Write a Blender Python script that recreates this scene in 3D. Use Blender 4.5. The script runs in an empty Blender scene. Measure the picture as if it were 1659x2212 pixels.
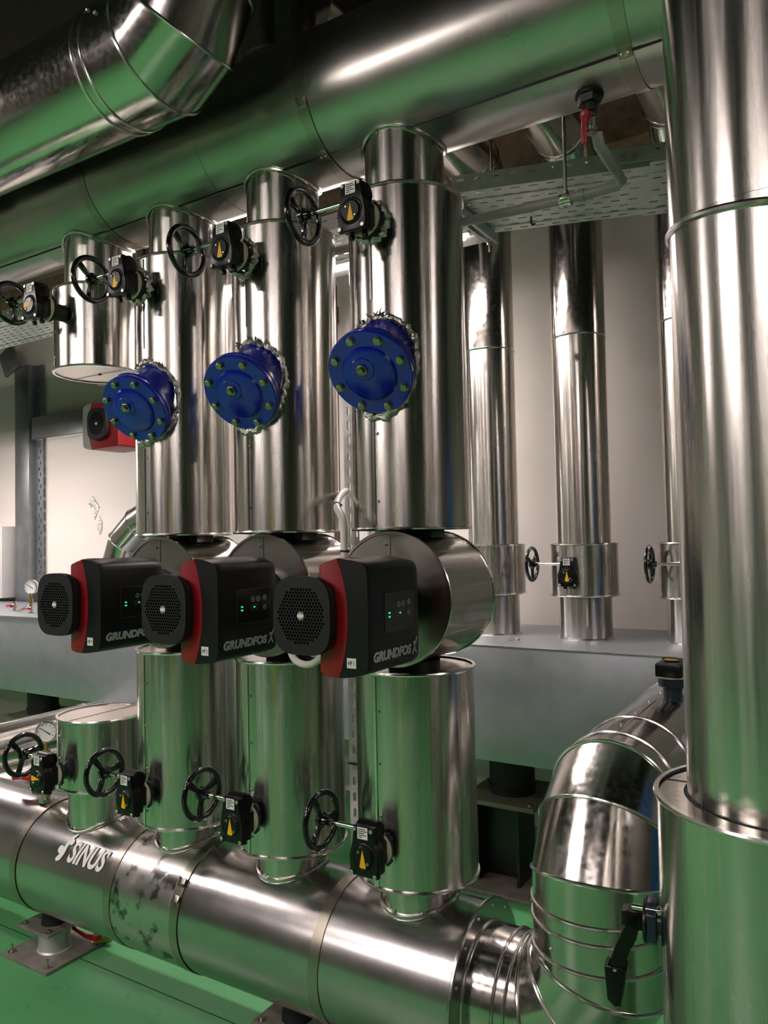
import bpy, bmesh, math, random
from mathutils import Vector, Matrix
random.seed(7)
PI = math.pi
S = bpy.context.scene
C = S.collection

# ------------------------------------------------------------------ camera, world, exposure
cam_d = bpy.data.cameras.new('camera')
cam = bpy.data.objects.new('camera', cam_d)
C.objects.link(cam)
FPX, YAW, PITCH, ROLL = 1660.0, math.radians(31.805), math.radians(1.977), math.radians(-1.119)
fw = Vector((-math.sin(YAW) * math.cos(PITCH), math.cos(YAW) * math.cos(PITCH), math.sin(PITCH)))
r0 = Vector((math.cos(YAW), math.sin(YAW), 0)); u0 = r0.cross(fw)
rt = r0 * math.cos(ROLL) + u0 * math.sin(ROLL); up = -r0 * math.sin(ROLL) + u0 * math.cos(ROLL)
cam.matrix_world = Matrix(((rt.x, up.x, -fw.x, 0), (rt.y, up.y, -fw.y, 0), (rt.z, up.z, -fw.z, 1.61), (0, 0, 0, 1)))
cam_d.sensor_fit = 'VERTICAL'
cam_d.sensor_height = 36.0
cam_d.lens = FPX / 2212.0 * 36.0
cam_d.clip_start = 0.02
S.camera = cam
w = bpy.data.worlds.new('world'); S.world = w; w.use_nodes = True
w.node_tree.nodes['Background'].inputs[0].default_value = (0.9, 0.95, 1, 1)
w.node_tree.nodes['Background'].inputs[1].default_value = 0.05
vs = S.view_settings
vs.view_transform = 'Standard'; vs.look = 'None'; vs.gamma = 1.0; vs.use_curve_mapping = False
vs.exposure = 1.27
LAMP = 30.0                    # strength of the luminaire tubes
#  hung luminaires: centre x, y, z, length, along
LAMPS = [(-2.7, -1.2, 3.25, 1.6, 'x'), (-0.3, -2.3, 3.25, 1.6, 'x'), (-4.8, 0.1, 3.25, 1.6, 'x'), (-4.0, -3.2, 3.25, 1.6, 'x'),
         (2.8, 0.8, 3.25, 1.6, 'y'), (-5.95, 2.85, 2.42, 1.8, 'x')]  # last one added low, out of view, to brighten the left wall

# ------------------------------------------------------------------ materials
def srgb(h):
    h = h.lstrip('#'); v = [int(h[i:i + 2], 16) / 255 for i in (0, 2, 4)]
    return tuple(c / 12.92 if c <= 0.04045 else ((c + 0.055) / 1.055) ** 2.4 for c in v) + (1,)
def newmat(name, col, rough=0.5, metal=0.0, spec=None, coat=0.0):
    m = bpy.data.materials.new(name); m.use_nodes = True
    b = m.node_tree.nodes['Principled BSDF']
    b.inputs['Base Color'].default_value = srgb(col) if isinstance(col, str) else col
    b.inputs['Roughness'].default_value = rough; b.inputs['Metallic'].default_value = metal
    if spec is not None: b.inputs['Specular IOR Level'].default_value = spec
    if coat: b.inputs['Coat Weight'].default_value = coat; b.inputs['Coat Roughness'].default_value = 0.08
    return m
def N(m, t, **kw):
    n = m.node_tree.nodes.new(t)
    for k, v in kw.items():
        if k in n.inputs: n.inputs[k].default_value = v
        else: setattr(n, k, v)
    return n
def L(m, a, ao, b, bi): m.node_tree.links.new(a.outputs[ao], b.inputs[bi])
def bumped(m, scale=(1, 1, 1), nscale=30, strength=0.1, dist=0.002, detail=3, rough=None, colmix=None):
    """Noise bump (object coordinates), optional roughness range and colour range from the same kind of noise."""
    b = m.node_tree.nodes['Principled BSDF']
    tc = N(m, 'ShaderNodeTexCoord'); mp = N(m, 'ShaderNodeMapping'); mp.inputs['Scale'].default_value = scale
    L(m, tc, 'Object', mp, 'Vector')
    nz = N(m, 'ShaderNodeTexNoise', Scale=nscale, Detail=detail); L(m, mp, 'Vector', nz, 'Vector')
    bp = N(m, 'ShaderNodeBump', Strength=strength, Distance=dist)
    L(m, nz, 'Fac', bp, 'Height')
    if strength > 0: L(m, bp, 'Normal', b, 'Normal')
    else: m.node_tree.nodes.remove(bp)
    if rough:
        mr = N(m, 'ShaderNodeMapRange'); mr.inputs['From Min'].default_value = 0.2; mr.inputs['From Max'].default_value = 0.8
        mr.inputs['To Min'].default_value = rough[0]; mr.inputs['To Max'].default_value = rough[1]
        L(m, nz, 'Fac', mr, 'Value'); L(m, mr, 'Result', b, 'Roughness')
    if colmix:
        rp = N(m, 'ShaderNodeValToRGB'); rp.color_ramp.elements[0].position = 0.2; rp.color_ramp.elements[1].position = 0.8
        rp.color_ramp.elements[0].color = srgb(colmix[0]); rp.color_ramp.elements[1].color = srgb(colmix[1])
        L(m, nz, 'Fac', rp, 'Fac'); L(m, rp, 'Color', b, 'Base Color')
    return m
def alu(name, axis, rough=0.23, aniso=0.75, col='#c2beb8', waves=1.0):
    """Brushed aluminium cladding: fine streaks along the pipe's axis, shallow dents, anisotropic gloss."""
    m = newmat(name, col, rough, 1.0); b = m.node_tree.nodes['Principled BSDF']
    tc = N(m, 'ShaderNodeTexCoord')
    sc = {'z': (1, 1, 0.03), 'x': (0.03, 1, 1), 'y': (1, 0.03, 1), None: (1, 1, 1)}[axis]
    mp = N(m, 'ShaderNodeMapping'); mp.inputs['Scale'].default_value = sc; L(m, tc, 'Object', mp, 'Vector')
    n1 = N(m, 'ShaderNodeTexNoise', Scale=(17 if axis else 9), Detail=2); L(m, mp, 'Vector', n1, 'Vector')
    n2 = N(m, 'ShaderNodeTexNoise', Scale=5, Detail=1); L(m, tc, 'Object', n2, 'Vector')
    b1 = N(m, 'ShaderNodeBump', Strength=0.17 * waves, Distance=0.0016); L(m, n1, 'Fac', b1, 'Height')
    b2 = N(m, 'ShaderNodeBump', Strength=0.2 * waves, Distance=0.004); L(m, n2, 'Fac', b2, 'Height')
    L(m, b1, 'Normal', b2, 'Normal'); L(m, b2, 'Normal', b, 'Normal')
    n3 = N(m, 'ShaderNodeTexNoise', Scale=60, Detail=4); L(m, mp, 'Vector', n3, 'Vector')
    mr = N(m, 'ShaderNodeMapRange'); mr.inputs['From Min'].default_value = 0.3; mr.inputs['From Max'].default_value = 0.75
    mr.inputs['To Min'].default_value = rough * 0.7; mr.inputs['To Max'].default_value = rough * 1.45
    L(m, n3, 'Fac', mr, 'Value'); L(m, mr, 'Result', b, 'Roughness')
    if axis and aniso:
        tg = N(m, 'ShaderNodeTangent'); tg.direction_type = 'RADIAL'; tg.axis = axis.upper()
        L(m, tg, 'Tangent', b, 'Tangent'); b.inputs['Anisotropic'].default_value = aniso
        b.inputs['Anisotropic Rotation'].default_value = 0.25
    return m
ALZ = alu('brushed aluminium vertical', 'z'); ALX = alu('brushed aluminium along x', 'x'); ALY = alu('brushed aluminium along y', 'y')
ALU = alu('aluminium sheet', None, 0.16, 0, waves=0.35)
ALR = newmat('aluminium sheet dull', '#b9b6af', 0.26, 1.0)
BEAD = newmat('bright aluminium bead', '#dcdad6', 0.2, 1.0)
def galv(name, c0, c1, r0, r1, scale=14, metal=1.0, bump=0.08):
    return bumped(newmat(name, c1, r0, metal), (1, 1, 1), scale, bump, 0.001, 6, (r0, r1), (c0, c1))
HEAD = galv('galvanised header jacket', '#a9a7a6', '#b9b6b3', 0.19, 0.26, 9, bump=0.0)
def spangle(m):
    b = m.node_tree.nodes['Principled BSDF']; tc = N(m, 'ShaderNodeTexCoord')
    v = N(m, 'ShaderNodeTexVoronoi', Scale=220); L(m, tc, 'Object', v, 'Vector')
    src = b.inputs['Roughness'].links[0].from_node
    mx = N(m, 'ShaderNodeMath', operation='MULTIPLY_ADD'); mx.inputs[1].default_value = 0.02
    L(m, v, 'Color', mx, 0); m.node_tree.links.new(src.outputs[0], mx.inputs[2]); L(m, mx, 'Value', b, 'Roughness')
HEADW = galv('stained header jacket', '#5d5c5a', '#bdbab6', 0.2, 0.4, 16, bump=0.0)
for e, p_ in zip([n for n in HEADW.node_tree.nodes if n.type == 'VALTORGB'][0].color_ramp.elements, (0.36, 0.46)): e.position = p_
spangle(HEAD)
HEADUP = galv('smooth steel header jacket', '#a5a39c', '#b5b3ac', 0.26, 0.34, 5, bump=0.0)
STRAP = newmat('stainless strap', '#a39d90', 0.3, 1.0)
TANK = galv('galvanised tank sheet', '#a3aab0', '#b4bac0', 0.36, 0.5, 10, 0.75)
TRUNK = galv('galvanised trunking', '#83878a', '#9a9d9f', 0.32, 0.45, 12, 0.8)
TRAY = galv('galvanised tray', '#b0b1b0', '#d2d3d1', 0.28, 0.42, 22, 0.5)
ZINC = newmat('zinc fastener', '#b9b8ae', 0.28, 1.0)
OLIVE = newmat('plated bolt head', '#8f8d72', 0.3, 1.0)
CHROME = newmat('bright stem', '#d8d6d2', 0.14, 1.0)
BLK = newmat('gloss black enamel', '#0c0b0d', 0.16, 0.0, 0.5, 0.6)
BLKG = newmat('black gearbox enamel', '#0a0a0b', 0.32, 0.0, 0.3)
BLKB = newmat('dark blue grey casting', '#1c2733', 0.3)
SAT = bumped(newmat('satin black housing', '#0d0c0e', 0.42, 0.0, 0.35), (1, 1, 1), 300, 0.05, 0.0005)
SATD = newmat('matt black housing', '#19191b', 0.5, 0.0, 0.35)
DEEP = newmat('deep black interior', '#060606', 0.7)
SLATE = newmat('panel glass black', '#1b1a1c', 0.25)
RED = newmat('pump red', '#80030f', 0.42)
HRED = newmat('lever red', '#a1101c', 0.35)
BLUE = bumped(newmat('blue casting enamel', '#021a96', 0.22, 0.0, 0.5, 0.3), (1, 1, 1), 45, 0.25, 0.002, 3)
FOIL = bumped(newmat('crumpled foil', '#c6c2ba', 0.28, 1.0), (1, 1, 1), 70, 1.0, 0.01, 4)
WOOL = newmat('wool insulation edge', '#5b5244', 0.95)
CREAM = newmat('cream gasket', '#d8ccb0', 0.6)
WHT = newmat('white sticker', '#e6e3df', 0.5)
LTXT = newmat('light grey print', '#b9b7b8', 0.5)
INK = newmat('black print', '#151515', 0.6)
YEL = newmat('yellow marker', '#f0b000', 0.5)
ORG = newmat('orange sticker', '#d9642a', 0.5)
GASKW = newmat('white paint print', '#f0ece8', 0.5)
PVC = newmat('white corrugated conduit', '#d9d5cb', 0.45)
GPVC = newmat('grey plastic pipe', '#858581', 0.4)
RUB = newmat('black rubber', '#101010', 0.6)
STEELK = newmat('black painted steel', '#161617', 0.35)
RUST = bumped(newmat('dusty steel plate', '#8a8078', 0.55, 0.4), (1, 1, 1), 20, 0.1, 0.001, 5, None, ('#766d66', '#9a928a'))
BRASS = newmat('brass fitting', '#b59a5a', 0.3, 1.0)
NICK = newmat('nickel valve body', '#b8b0a6', 0.25, 1.0)
DARKF = newmat('dark fitting', '#2b2a28', 0.4, 0.5)
GREYCAB = newmat('light grey enamel', '#b7b5b1', 0.45)
DIAL = newmat('gauge dial', '#e9e9e8', 0.35)
CAPW = newmat('pale cap sheet', '#e4dad5', 0.28, 0.9)
BROWN = newmat('dark brown pipe paint', '#4a2f28', 0.5)
def emis(name, col, s):
    m = newmat(name, col, 0.5); b = m.node_tree.nodes['Principled BSDF']
    b.inputs['Emission Color'].default_value = srgb(col) if isinstance(col, str) else col
    b.inputs['Emission Strength'].default_value = s
    return m
LED = emis('green indicator light', '#27e39a', 0.7)
TUBE = emis('luminaire diffuser', (1.0, 0.885, 0.865, 1), LAMP)
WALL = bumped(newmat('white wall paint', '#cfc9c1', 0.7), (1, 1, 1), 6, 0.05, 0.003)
DIMW = bumped(newmat('dimmed wall grey', '#5c5851', 0.7), (1, 1, 1), 6, 0.05, 0.003)  # unseen walls coloured darker so the metal reflects a dim room
FLOOR = bumped(newmat('green epoxy floor', '#539f62', 0.3), (1, 1, 1), 3, 0.0, 0.003, 4, (0.24, 0.4), ('#559c63', '#61a66d'))
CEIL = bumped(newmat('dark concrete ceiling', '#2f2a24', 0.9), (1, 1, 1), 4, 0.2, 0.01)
CONC = bumped(newmat('rough brown beam', '#8a7258', 0.9), (1, 1, 1), 12, 0.5, 0.01, 6, None, ('#6d5843', '#a58c70'))

# ------------------------------------------------------------------ mesh helpers
I4 = Matrix.Identity(4)
def T(x, y, z): return Matrix.Translation((x, y, z))
def frame(o, d, xhint=None):
    """Matrix whose local z runs along d from o."""
    z = Vector(d).normalized(); h = Vector(xhint) if xhint else (Vector((1, 0, 0)) if abs(z.x) < 0.9 else Vector((0, 1, 0)))
    y = z.cross(h).normalized(); x = y.cross(z)
    return Matrix(((x.x, y.x, z.x, o[0]), (x.y, y.y, z.y, o[1]), (x.z, y.z, z.z, o[2]), (0, 0, 0, 1)))
def axes(o, x, y, z):
    return Matrix(((x[0], y[0], z[0], o[0]), (x[1], y[1], z[1], o[1]), (x[2], y[2], z[2], o[2]), (0, 0, 0, 1)))
FACEX = lambda o: axes(o, (0, 1, 0), (0, 0, 1), (1, 0, 0))       # a drawing on a surface facing +X
FACEY = lambda o: axes(o, (1, 0, 0), (0, 0, 1), (0, -1, 0))      # a drawing on a surface facing -Y
def BM(): return bmesh.new()
def lathe(bm, prof, mat=I4, seg=72):
    rings = []
    for r, z in prof:
        if r < 1e-6: rings.append([bm.verts.new(mat @ Vector((0, 0, z)))])
        else: rings.append([bm.verts.new(mat @ Vector((r * math.cos(2 * PI * i / seg), r * math.sin(2 * PI * i / seg), z))) for i in range(seg)])
    for a, b in zip(rings, rings[1:]):
        for i in range(seg):
            j = (i + 1) % seg
            if len(a) == 1 and len(b) == 1: continue
            if len(a) == 1: f = (a[0], b[j], b[i])
            elif len(b) == 1: f = (a[i], a[j], b[0])
            else: f = (a[i], a[j], b[j], b[i])
            bm.faces.new(f)
    return bm
def cyl(bm, r, z0, z1, mat=I4, seg=32, r2=None, ch=0.0):
    r2 = r if r2 is None else r2
    p = [(0, z0), (r - ch, z0)] + ([(r, z0 + ch)] if ch else []) + ([(r2, z1 - ch)] if ch else []) + [(r2 - ch, z1), (0, z1)]
    return lathe(bm, p, mat, seg)
def tube(bm, pts, r, seg=14, closed=False, caps=True):
    pts = [Vector(p) for p in pts]; n = len(pts); rings = []; prev = None
    rr = r if hasattr(r, '__len__') else [r] * n
    for i, p in enumerate(pts):
        a = pts[(i - 1) % n] if (closed or i) else p; b = pts[(i + 1) % n] if (closed or i < n - 1) else p
        t = (b - a).normalized()
        if prev is None:
            h = Vector((0, 0, 1)) if abs(t.z) < 0.9 else Vector((1, 0, 0)); x = t.cross(h).normalized()
        else:
            x = (prev - t * prev.dot(t)).normalized()
        prev = x; y = t.cross(x)
        rings.append([bm.verts.new(p + (x * math.cos(2 * PI * k / seg) + y * math.sin(2 * PI * k / seg)) * rr[i]) for k in range(seg)])
    m = n if closed else n - 1
    for i in range(m):
        a, b = rings[i], rings[(i + 1) % n]; off = 0
        if closed and i == n - 1:
            off = min(range(seg), key=lambda o: (a[0].co - b[o].co).length)
        for k in range(seg):
            bm.faces.new((a[k], a[(k + 1) % seg], b[(k + 1 + off) % seg], b[(k + off) % seg]))
    if caps and not closed:
        bm.faces.new(rings[0][::-1]); bm.faces.new(rings[-1])
    return bm
def box(bm, c, s, bevel=0.0, mat=I4, seg=2):
    g = bmesh.ops.create_cube(bm, size=1.0)
    vs_ = g['verts']
    for v in vs_: v.co = Vector((c[0] + v.co.x * s[0], c[1] + v.co.y * s[1], c[2] + v.co.z * s[2]))
    if bevel:
        es = list({e for v in vs_ for e in v.link_edges})
        r = bmesh.ops.bevel(bm, geom=es, offset=bevel, segments=seg, affect='EDGES', profile=0.5)
        vs_ = list({v for f in r['faces'] for v in f.verts} | {v for v in vs_ if v.is_valid})
    if mat != I4:
        for v in vs_: v.co = mat @ v.co
    return bm
def prism(bm, poly, z0, z1, mat=I4, bevel=0.0, seg=2):
    a = [bm.verts.new(Vector((x, y, z0))) for x, y in poly]; b = [bm.verts.new(Vector((x, y, z1))) for x, y in poly]
    n = len(poly); fs = [bm.faces.new(a[::-1]), bm.faces.new(b)]
    for i in range(n): fs.append(bm.faces.new((a[i], a[(i + 1) % n], b[(i + 1) % n], b[i])))
    vs_ = set(a + b)
    if bevel:
        r = bmesh.ops.bevel(bm, geom=list({e for f in fs for e in f.edges}), offset=bevel, segments=seg, affect='EDGES', profile=0.5)
        vs_ = {v for f in r['faces'] for v in f.verts} | {v for v in vs_ if v.is_valid}
    for v in vs_: v.co = mat @ v.co
    return bm
def hexhead(bm, mat, r=0.01, h=0.007, washer=0.0):
    if washer: cyl(bm, washer, 0, 0.0022, mat, 20)
    z = 0.0022 if washer else 0
    prism(bm, [(r * math.cos(k * PI / 3), r * math.sin(k * PI / 3)) for k in range(6)], z, z + h, mat, 0.0008, 1)
    return bm
def screw(bm, mat, r=0.004):
    lathe(bm, [(0, 0), (r, 0), (r, r * .3), (r * .6, r * .8), (0, r * .9)], mat, 12)
    return bm
def stroke(bm, pts, wdt, z0, z1, mat):
    """A flat painted stroke along 2-D points (x, y, width factor)."""
    L_, R_ = [], []
    for i, p in enumerate(pts):
        a = pts[max(i - 1, 0)]; b = pts[min(i + 1, len(pts) - 1)]
        t = Vector((b[0] - a[0], b[1] - a[1])).normalized(); n = Vector((-t.y, t.x)); k = wdt * (p[2] if len(p) > 2 else 1) / 2
        L_.append((p[0] + n.x * k, p[1] + n.y * k)); R_.append((p[0] - n.x * k, p[1] - n.y * k))
    V = [[bm.verts.new(mat @ Vector((q[0], q[1], z))) for q in row] for row, z in ((R_, z0), (L_, z0), (L_, z1), (R_, z1))]
    for i in range(len(pts) - 1):
        for a, c in ((0, 1), (1, 2), (2, 3), (3, 0)): bm.faces.new((V[a][i], V[c][i], V[c][i + 1], V[a][i + 1]))
    for i in (0, -1): bm.faces.new([V[k][i] for k in range(4)])
    return bm
def finish(name, bm, mat, angle=32):
    bmesh.ops.remove_doubles(bm, verts=bm.verts, dist=1e-6)
    bmesh.ops.recalc_face_normals(bm, faces=bm.faces)
    lim = math.radians(angle)
    for f in bm.faces: f.smooth = True
    for e in bm.edges:
        if len(e.link_faces) == 2: e.smooth = e.calc_face_angle(0) < lim
    me = bpy.data.meshes.new(name); bm.to_mesh(me); bm.free(); me.materials.append(mat)
    return me
def part(name, bm, mat, parent, angle=32):
    o = bpy.data.objects.new(name, finish(name, bm, mat, angle)); C.objects.link(o); o.parent = parent
    return o
def thing(name, label, cat, loc=(0, 0, 0), group=None, rot=(0, 0, 0)):
    o = bpy.data.objects.new(name, None); o.empty_display_size = 0.05; C.objects.link(o)
    o.location = loc; o.rotation_euler = rot; o['label'] = label; o['category'] = cat
    if group: o['group'] = group
    return o
def single(name, bm, mat, label, cat, group=None, angle=32):
    o = part(name, bm, mat, None, angle); o['label'] = label; o['category'] = cat
    if group: o['group'] = group
    return o
def struct(name, bm, mat, parent=None):
    o = part(name, bm, mat, parent)
    if parent is None: o['kind'] = 'structure'
    return o
def copy_tree(o, parent=None):
    c = o.copy(); C.objects.link(c); c.parent = parent
    for ch in list(o.children): copy_tree(ch, c)
    return c
def curve_mesh(splines, extrude, mat, bevel=0.0):
    """Filled 2-D outline with holes, thickened; returned as bmesh placed by mat."""
    cu = bpy.data.curves.new('outline', 'CURVE'); cu.dimensions = '2D'; cu.fill_mode = 'BOTH'; cu.extrude = extrude; cu.bevel_depth = bevel
    for pts in splines:
        s = cu.splines.new('POLY'); s.points.add(len(pts) - 1); s.use_cyclic_u = True
        for q, p in zip(s.points, pts): q.co = (p[0], p[1], 0, 1)
    o = bpy.data.objects.new('outline', cu); me = o.to_mesh()
    bm = BM(); bm.from_mesh(me); o.to_mesh_clear(); bpy.data.objects.remove(o); bpy.data.curves.remove(cu)
    bmesh.ops.transform(bm, matrix=mat, verts=bm.verts)
    return bm
def text_bm(body, size, mat, shear=0.0, offset=0.0, extrude=0.0004, space=1.0, sx=1.0, align='LEFT'):
    cu = bpy.data.curves.new('lettering', 'FONT'); cu.body = body; cu.size = size; cu.shear = shear; cu.offset = offset
    cu.extrude = extrude; cu.space_character = space; cu.align_x = align; cu.resolution_u = 4
    o = bpy.data.objects.new('lettering', cu); C.objects.link(o); bpy.context.view_layer.update()
    dg = bpy.context.evaluated_depsgraph_get(); me = bpy.data.meshes.new_from_object(o.evaluated_get(dg))
    bm = BM(); bm.from_mesh(me); bpy.data.meshes.remove(me); bpy.data.objects.remove(o); bpy.data.curves.remove(cu)
    bmesh.ops.transform(bm, matrix=mat @ Matrix.Diagonal((sx, 1, 1, 1)), verts=bm.verts)
    return bm
def mitre(bm, pts, r, seg=72, caps=(True, True)):
    """Gored pipe through pts: straight drums between mitre planes. Returns the joint rings."""
    pts = [Vector(p) for p in pts]; dirs = [(b - a).normalized() for a, b in zip(pts, pts[1:])]
    x = Vector((0, 0, 1)).cross(dirs[0]) if abs(dirs[0].z) < 0.9 else Vector((1, 0, 0)); x.normalize()
    rings = []
    for i, d in enumerate(dirs):
        x = (x - d * x.dot(d)).normalized(); y = d.cross(x); pair = []
        for end in (0, 1):
            p = pts[i + end]; k = i + end
            n = d if k in (0, len(pts) - 1) else (dirs[k - 1] + dirs[k]).normalized()
            ring = []
            for s in range(seg):
                q = p + (x * math.cos(2 * PI * s / seg) + y * math.sin(2 * PI * s / seg)) * r
                q = q + d * ((p - q).dot(n) / d.dot(n)); ring.append(q)
            pair.append(ring)
        rings.append(pair[0])
        a = [bm.verts.new(q) for q in pair[0]]; b = [bm.verts.new(q) for q in pair[1]]
        for s in range(seg): bm.faces.new((a[s], a[(s + 1) % seg], b[(s + 1) % seg], b[s]))
        if i == 0 and caps[0]: bm.faces.new(a[::-1])
        if i == len(dirs) - 1:
            rings.append(pair[1])
            if caps[1]: bm.faces.new(b)
    return rings
def arc(c, a, b, r, n):
    """Gored quarter bend: n+1 points from c+b*-? : start at c + a*r, end at c + b*r, mitre points outside the arc."""
    a, b, c = Vector(a), Vector(b), Vector(c); out = []
    k = r / math.cos(PI / 4 / n)
    out.append(c + a * r)
    for i in range(n):
        t = (i + 0.5) * PI / 2 / n; out.append(c + (a * math.cos(t) + b * math.sin(t)) * k)
    out.append(c + b * r)
    return out

# ------------------------------------------------------------------ setting
X0, X1, Y0, Y1, ZC = -9.0, 4.2, -4.6, 4.1, 4.15
b = BM(); box(b, ((X0 + X1) / 2, (Y0 + Y1) / 2, -0.05), (X1 - X0 + .4, Y1 - Y0 + .4, 0.1)); struct('floor', b, FLOOR)
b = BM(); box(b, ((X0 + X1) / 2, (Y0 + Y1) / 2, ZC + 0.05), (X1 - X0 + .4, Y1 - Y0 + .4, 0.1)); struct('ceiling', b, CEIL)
b = BM(); box(b, ((X0 + X1) / 2, Y1 + .1, ZC / 2), (X1 - X0 + .4, .2, ZC)); struct('wall_back', b, WALL)
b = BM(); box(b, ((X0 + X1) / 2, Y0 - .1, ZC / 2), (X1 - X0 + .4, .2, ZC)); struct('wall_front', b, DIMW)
b = BM(); box(b, (X0 - .1, (Y0 + Y1) / 2, ZC / 2), (.2, Y1 - Y0, ZC)); struct('wall_left', b, WALL)
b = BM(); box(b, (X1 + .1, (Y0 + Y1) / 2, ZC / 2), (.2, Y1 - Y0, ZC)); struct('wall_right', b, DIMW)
b = BM(); box(b, ((X0 + X1) / 2, 3.97, 3.68), (X1 - X0, .26, .22), 0.01); struct('trim_1', b, CONC)
b = BM()
for x, y, sx, sy in ((-4.0, 1.949, 7.6, .004), (-1.2, -1.2, 9, .004)): box(b, (x, y, 0.0008), (sx, sy, 0.0012))
struct('trim_2', b, newmat('floor joint', '#1f5a30', 0.6))

# ------------------------------------------------------------------ constants of the plant
D = 0.459; XC = -1.11; YC = 1.94
RX = [XC - i * D for i in range(4)]
ZU, RU = 2.96, 0.22          # upper header
ZL, RL = 0.39, 0.21          # lower header
RS = 0.168                   # riser jacket radius
NAMES = ['HP 1', 'HP 2', 'HP 3']

def saddle_ring(xc, yc, r, zc, rh, top, seg=72, grow=0.0):
    out = []
    for i in range(seg):
        t = 2 * PI * i / seg; x, y = xc + r * math.cos(t), yc + r * math.sin(t)
        dz = math.sqrt(max((rh + grow) ** 2 - (y - yc) ** 2, 0)); out.append(Vector((x, y, zc + dz if top else zc - dz)))
    return out
def neck(xc, yc, r, z0, zc, rh, top, parent, name='neck_jacket'):
    """Stub between a jacket end at z0 and the header surface (top: it stands on the header)."""
    bm = BM(); seg = 72; s = saddle_ring(xc, yc, r, zc, rh, top, seg)
    a = [bm.verts.new((xc + r * math.cos(2 * PI * i / seg), yc + r * math.sin(2 * PI * i / seg), z0)) for i in range(seg)]
    c = [bm.verts.new(v) for v in s]
    for i in range(seg): bm.faces.new((a[i], a[(i + 1) % seg], c[(i + 1) % seg], c[i]))
    o = part(name, bm, ALZ, parent)
    bm = BM(); tube(bm, saddle_ring(xc, yc, r + .006, zc, rh, top, seg, 0.003), 0.0055, 8, True); part('saddle_lip', bm, BEAD, o)
    bm = BM(); screw(bm, frame((xc - .02, yc - r - .001, s[54].z + (.012 if top else -.012)), (0, -1, 0)), .004); part('screw', bm, ZINC, o)
    return o
def jacket(xc, yc, r, z0, z1, parent, capb=None, capt=None, ri=0.0, name='jacket'):
    bm = BM(); lathe(bm, [(r, z0), (r, (z0 * 2 + z1) / 3), (r, (z0 + 2 * z1) / 3), (r, z1)], T(xc, yc, 0), 96); o = part(name, bm, ALZ, parent)
    for z in (z0, z1):
        bm = BM(); lathe(bm, [(r - .004, z - .004), (r + .0045, z - .004), (r + .006, z), (r + .0045, z + .004), (r - .004, z + .004)], T(xc, yc, 0), 96)
        part('rim_bead', bm, BEAD, o)
    for z, m in ((z0, capb), (z1, capt)):
        if m:
            bm = BM(); lathe(bm, [(ri, z), (r, z)] if ri else [(0, z), (r, z)], T(xc, yc, 0), 72); part('end_cap', bm, m, o)
    return o
def seam(xc, yc, r, z0, z1, az, parent, n=4, skip=None):
    d = Vector((math.cos(az), math.sin(az), 0)); t = Vector((-d.y, d.x, 0))
    m = axes((xc + d.x * r, yc + d.y * r, 0), t, (0, 0, 1), d)
    spans = [(z0, z1)] if not skip else [(z0, skip[0]), (skip[1], z1)]
    for a, c in spans:
        bm = BM(); prism(bm, [(-.0032, a), (.0032, a), (.0032, c), (-.0032, c)], -.003, .003, m); part('lap_seam', bm, BEAD, parent)
    for k in range(n):
        z = z0 + (z1 - z0) * (k + .35) / n
        if skip and skip[0] - .02 < z < skip[1] + .02: continue
        bm = BM(); screw(bm, m @ T(.012, z, 0), .0042); part('screw', bm, ZINC, parent)
def header_hits(cx): return cx

# ------------------------------------------------------------------ upper and lower headers
def hoop(x, yc, zc, r, wdt, parent, mat=STRAP, a0=0, a1=2 * PI, name='strap'):
    bm = BM(); n = 96; pr_ = []
    for i in range(n + 1):
        t = a0 + (a1 - a0) * i / n
        pr_.append([bm.verts.new((x + sx, yc + rr * math.cos(t), zc + rr * math.sin(t))) for sx, rr in ((-wdt / 2, r), (-wdt / 2, r + .0022), (wdt / 2, r + .0022), (wdt / 2, r))])
    for a, c in zip(pr_, pr_[1:]):
        for k in range(3): bm.faces.new((a[k], a[k + 1], c[k + 1], c[k]))
    return part(name, bm, mat, parent)
def seg_x(bm, r, x0, x1, yc, zc, capm=True):
    lathe(bm, ([(0, x0)] if capm else []) + [(r, x0), (r, (x0 + x1) / 2), (r, x1)] + ([(0, x1)] if capm else []), frame((0, yc, zc), (1, 0, 0)), 96)
up_h = thing('supply_header', 'large dull silver header pipe overhead, carrying the tops of all pump risers', 'pipe', (0, 0, 0))
cuts = [-8.6, -5.4, -2.70, -2.30, -1.76, -0.4, 1.4, 3.2]
for k, (a, c) in enumerate(zip(cuts, cuts[1:])):
    rr = RU - (0.022 if c <= -2.69 else 0) + (0.0012 if k % 2 else 0)
    bm = BM(); seg_x(bm, rr, a, c, YC, ZU); part('jacket_section', bm, HEADUP, up_h)
for x in (-2.31, -1.33, -0.44): hoop(x, YC, ZU, RU + .001, .036, up_h)
for x in (-1.33, -0.44):
    for ang in (3.55, 4.25):
        bm = BM(); m = axes((x, YC + (RU + .004) * math.cos(ang), ZU + (RU + .004) * math.sin(ang)), (1, 0, 0), (0, -math.sin(ang), math.cos(ang)), (0, math.cos(ang), math.sin(ang)))
        box(bm, (0, 0, 0), (.034, .03, .004), .001, m)
        for q in (-.008, .008): screw(bm, m @ T(q, .004, .002), .0045)
        part('strap_buckle', bm, STRAP, up_h)
bm = BM(); box(bm, (-0.4, YC - .0966, ZU - .1995), (5.2, .004, .006)); o = part('lap_seam', bm, STEELK, up_h)
o.matrix_local = T(0, YC, ZU) @ Matrix.Rotation(math.radians(-26), 4, 'X') @ T(0, -YC, -ZU) @ T(0, .0966, -.0185) if False else I4.copy()

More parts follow.
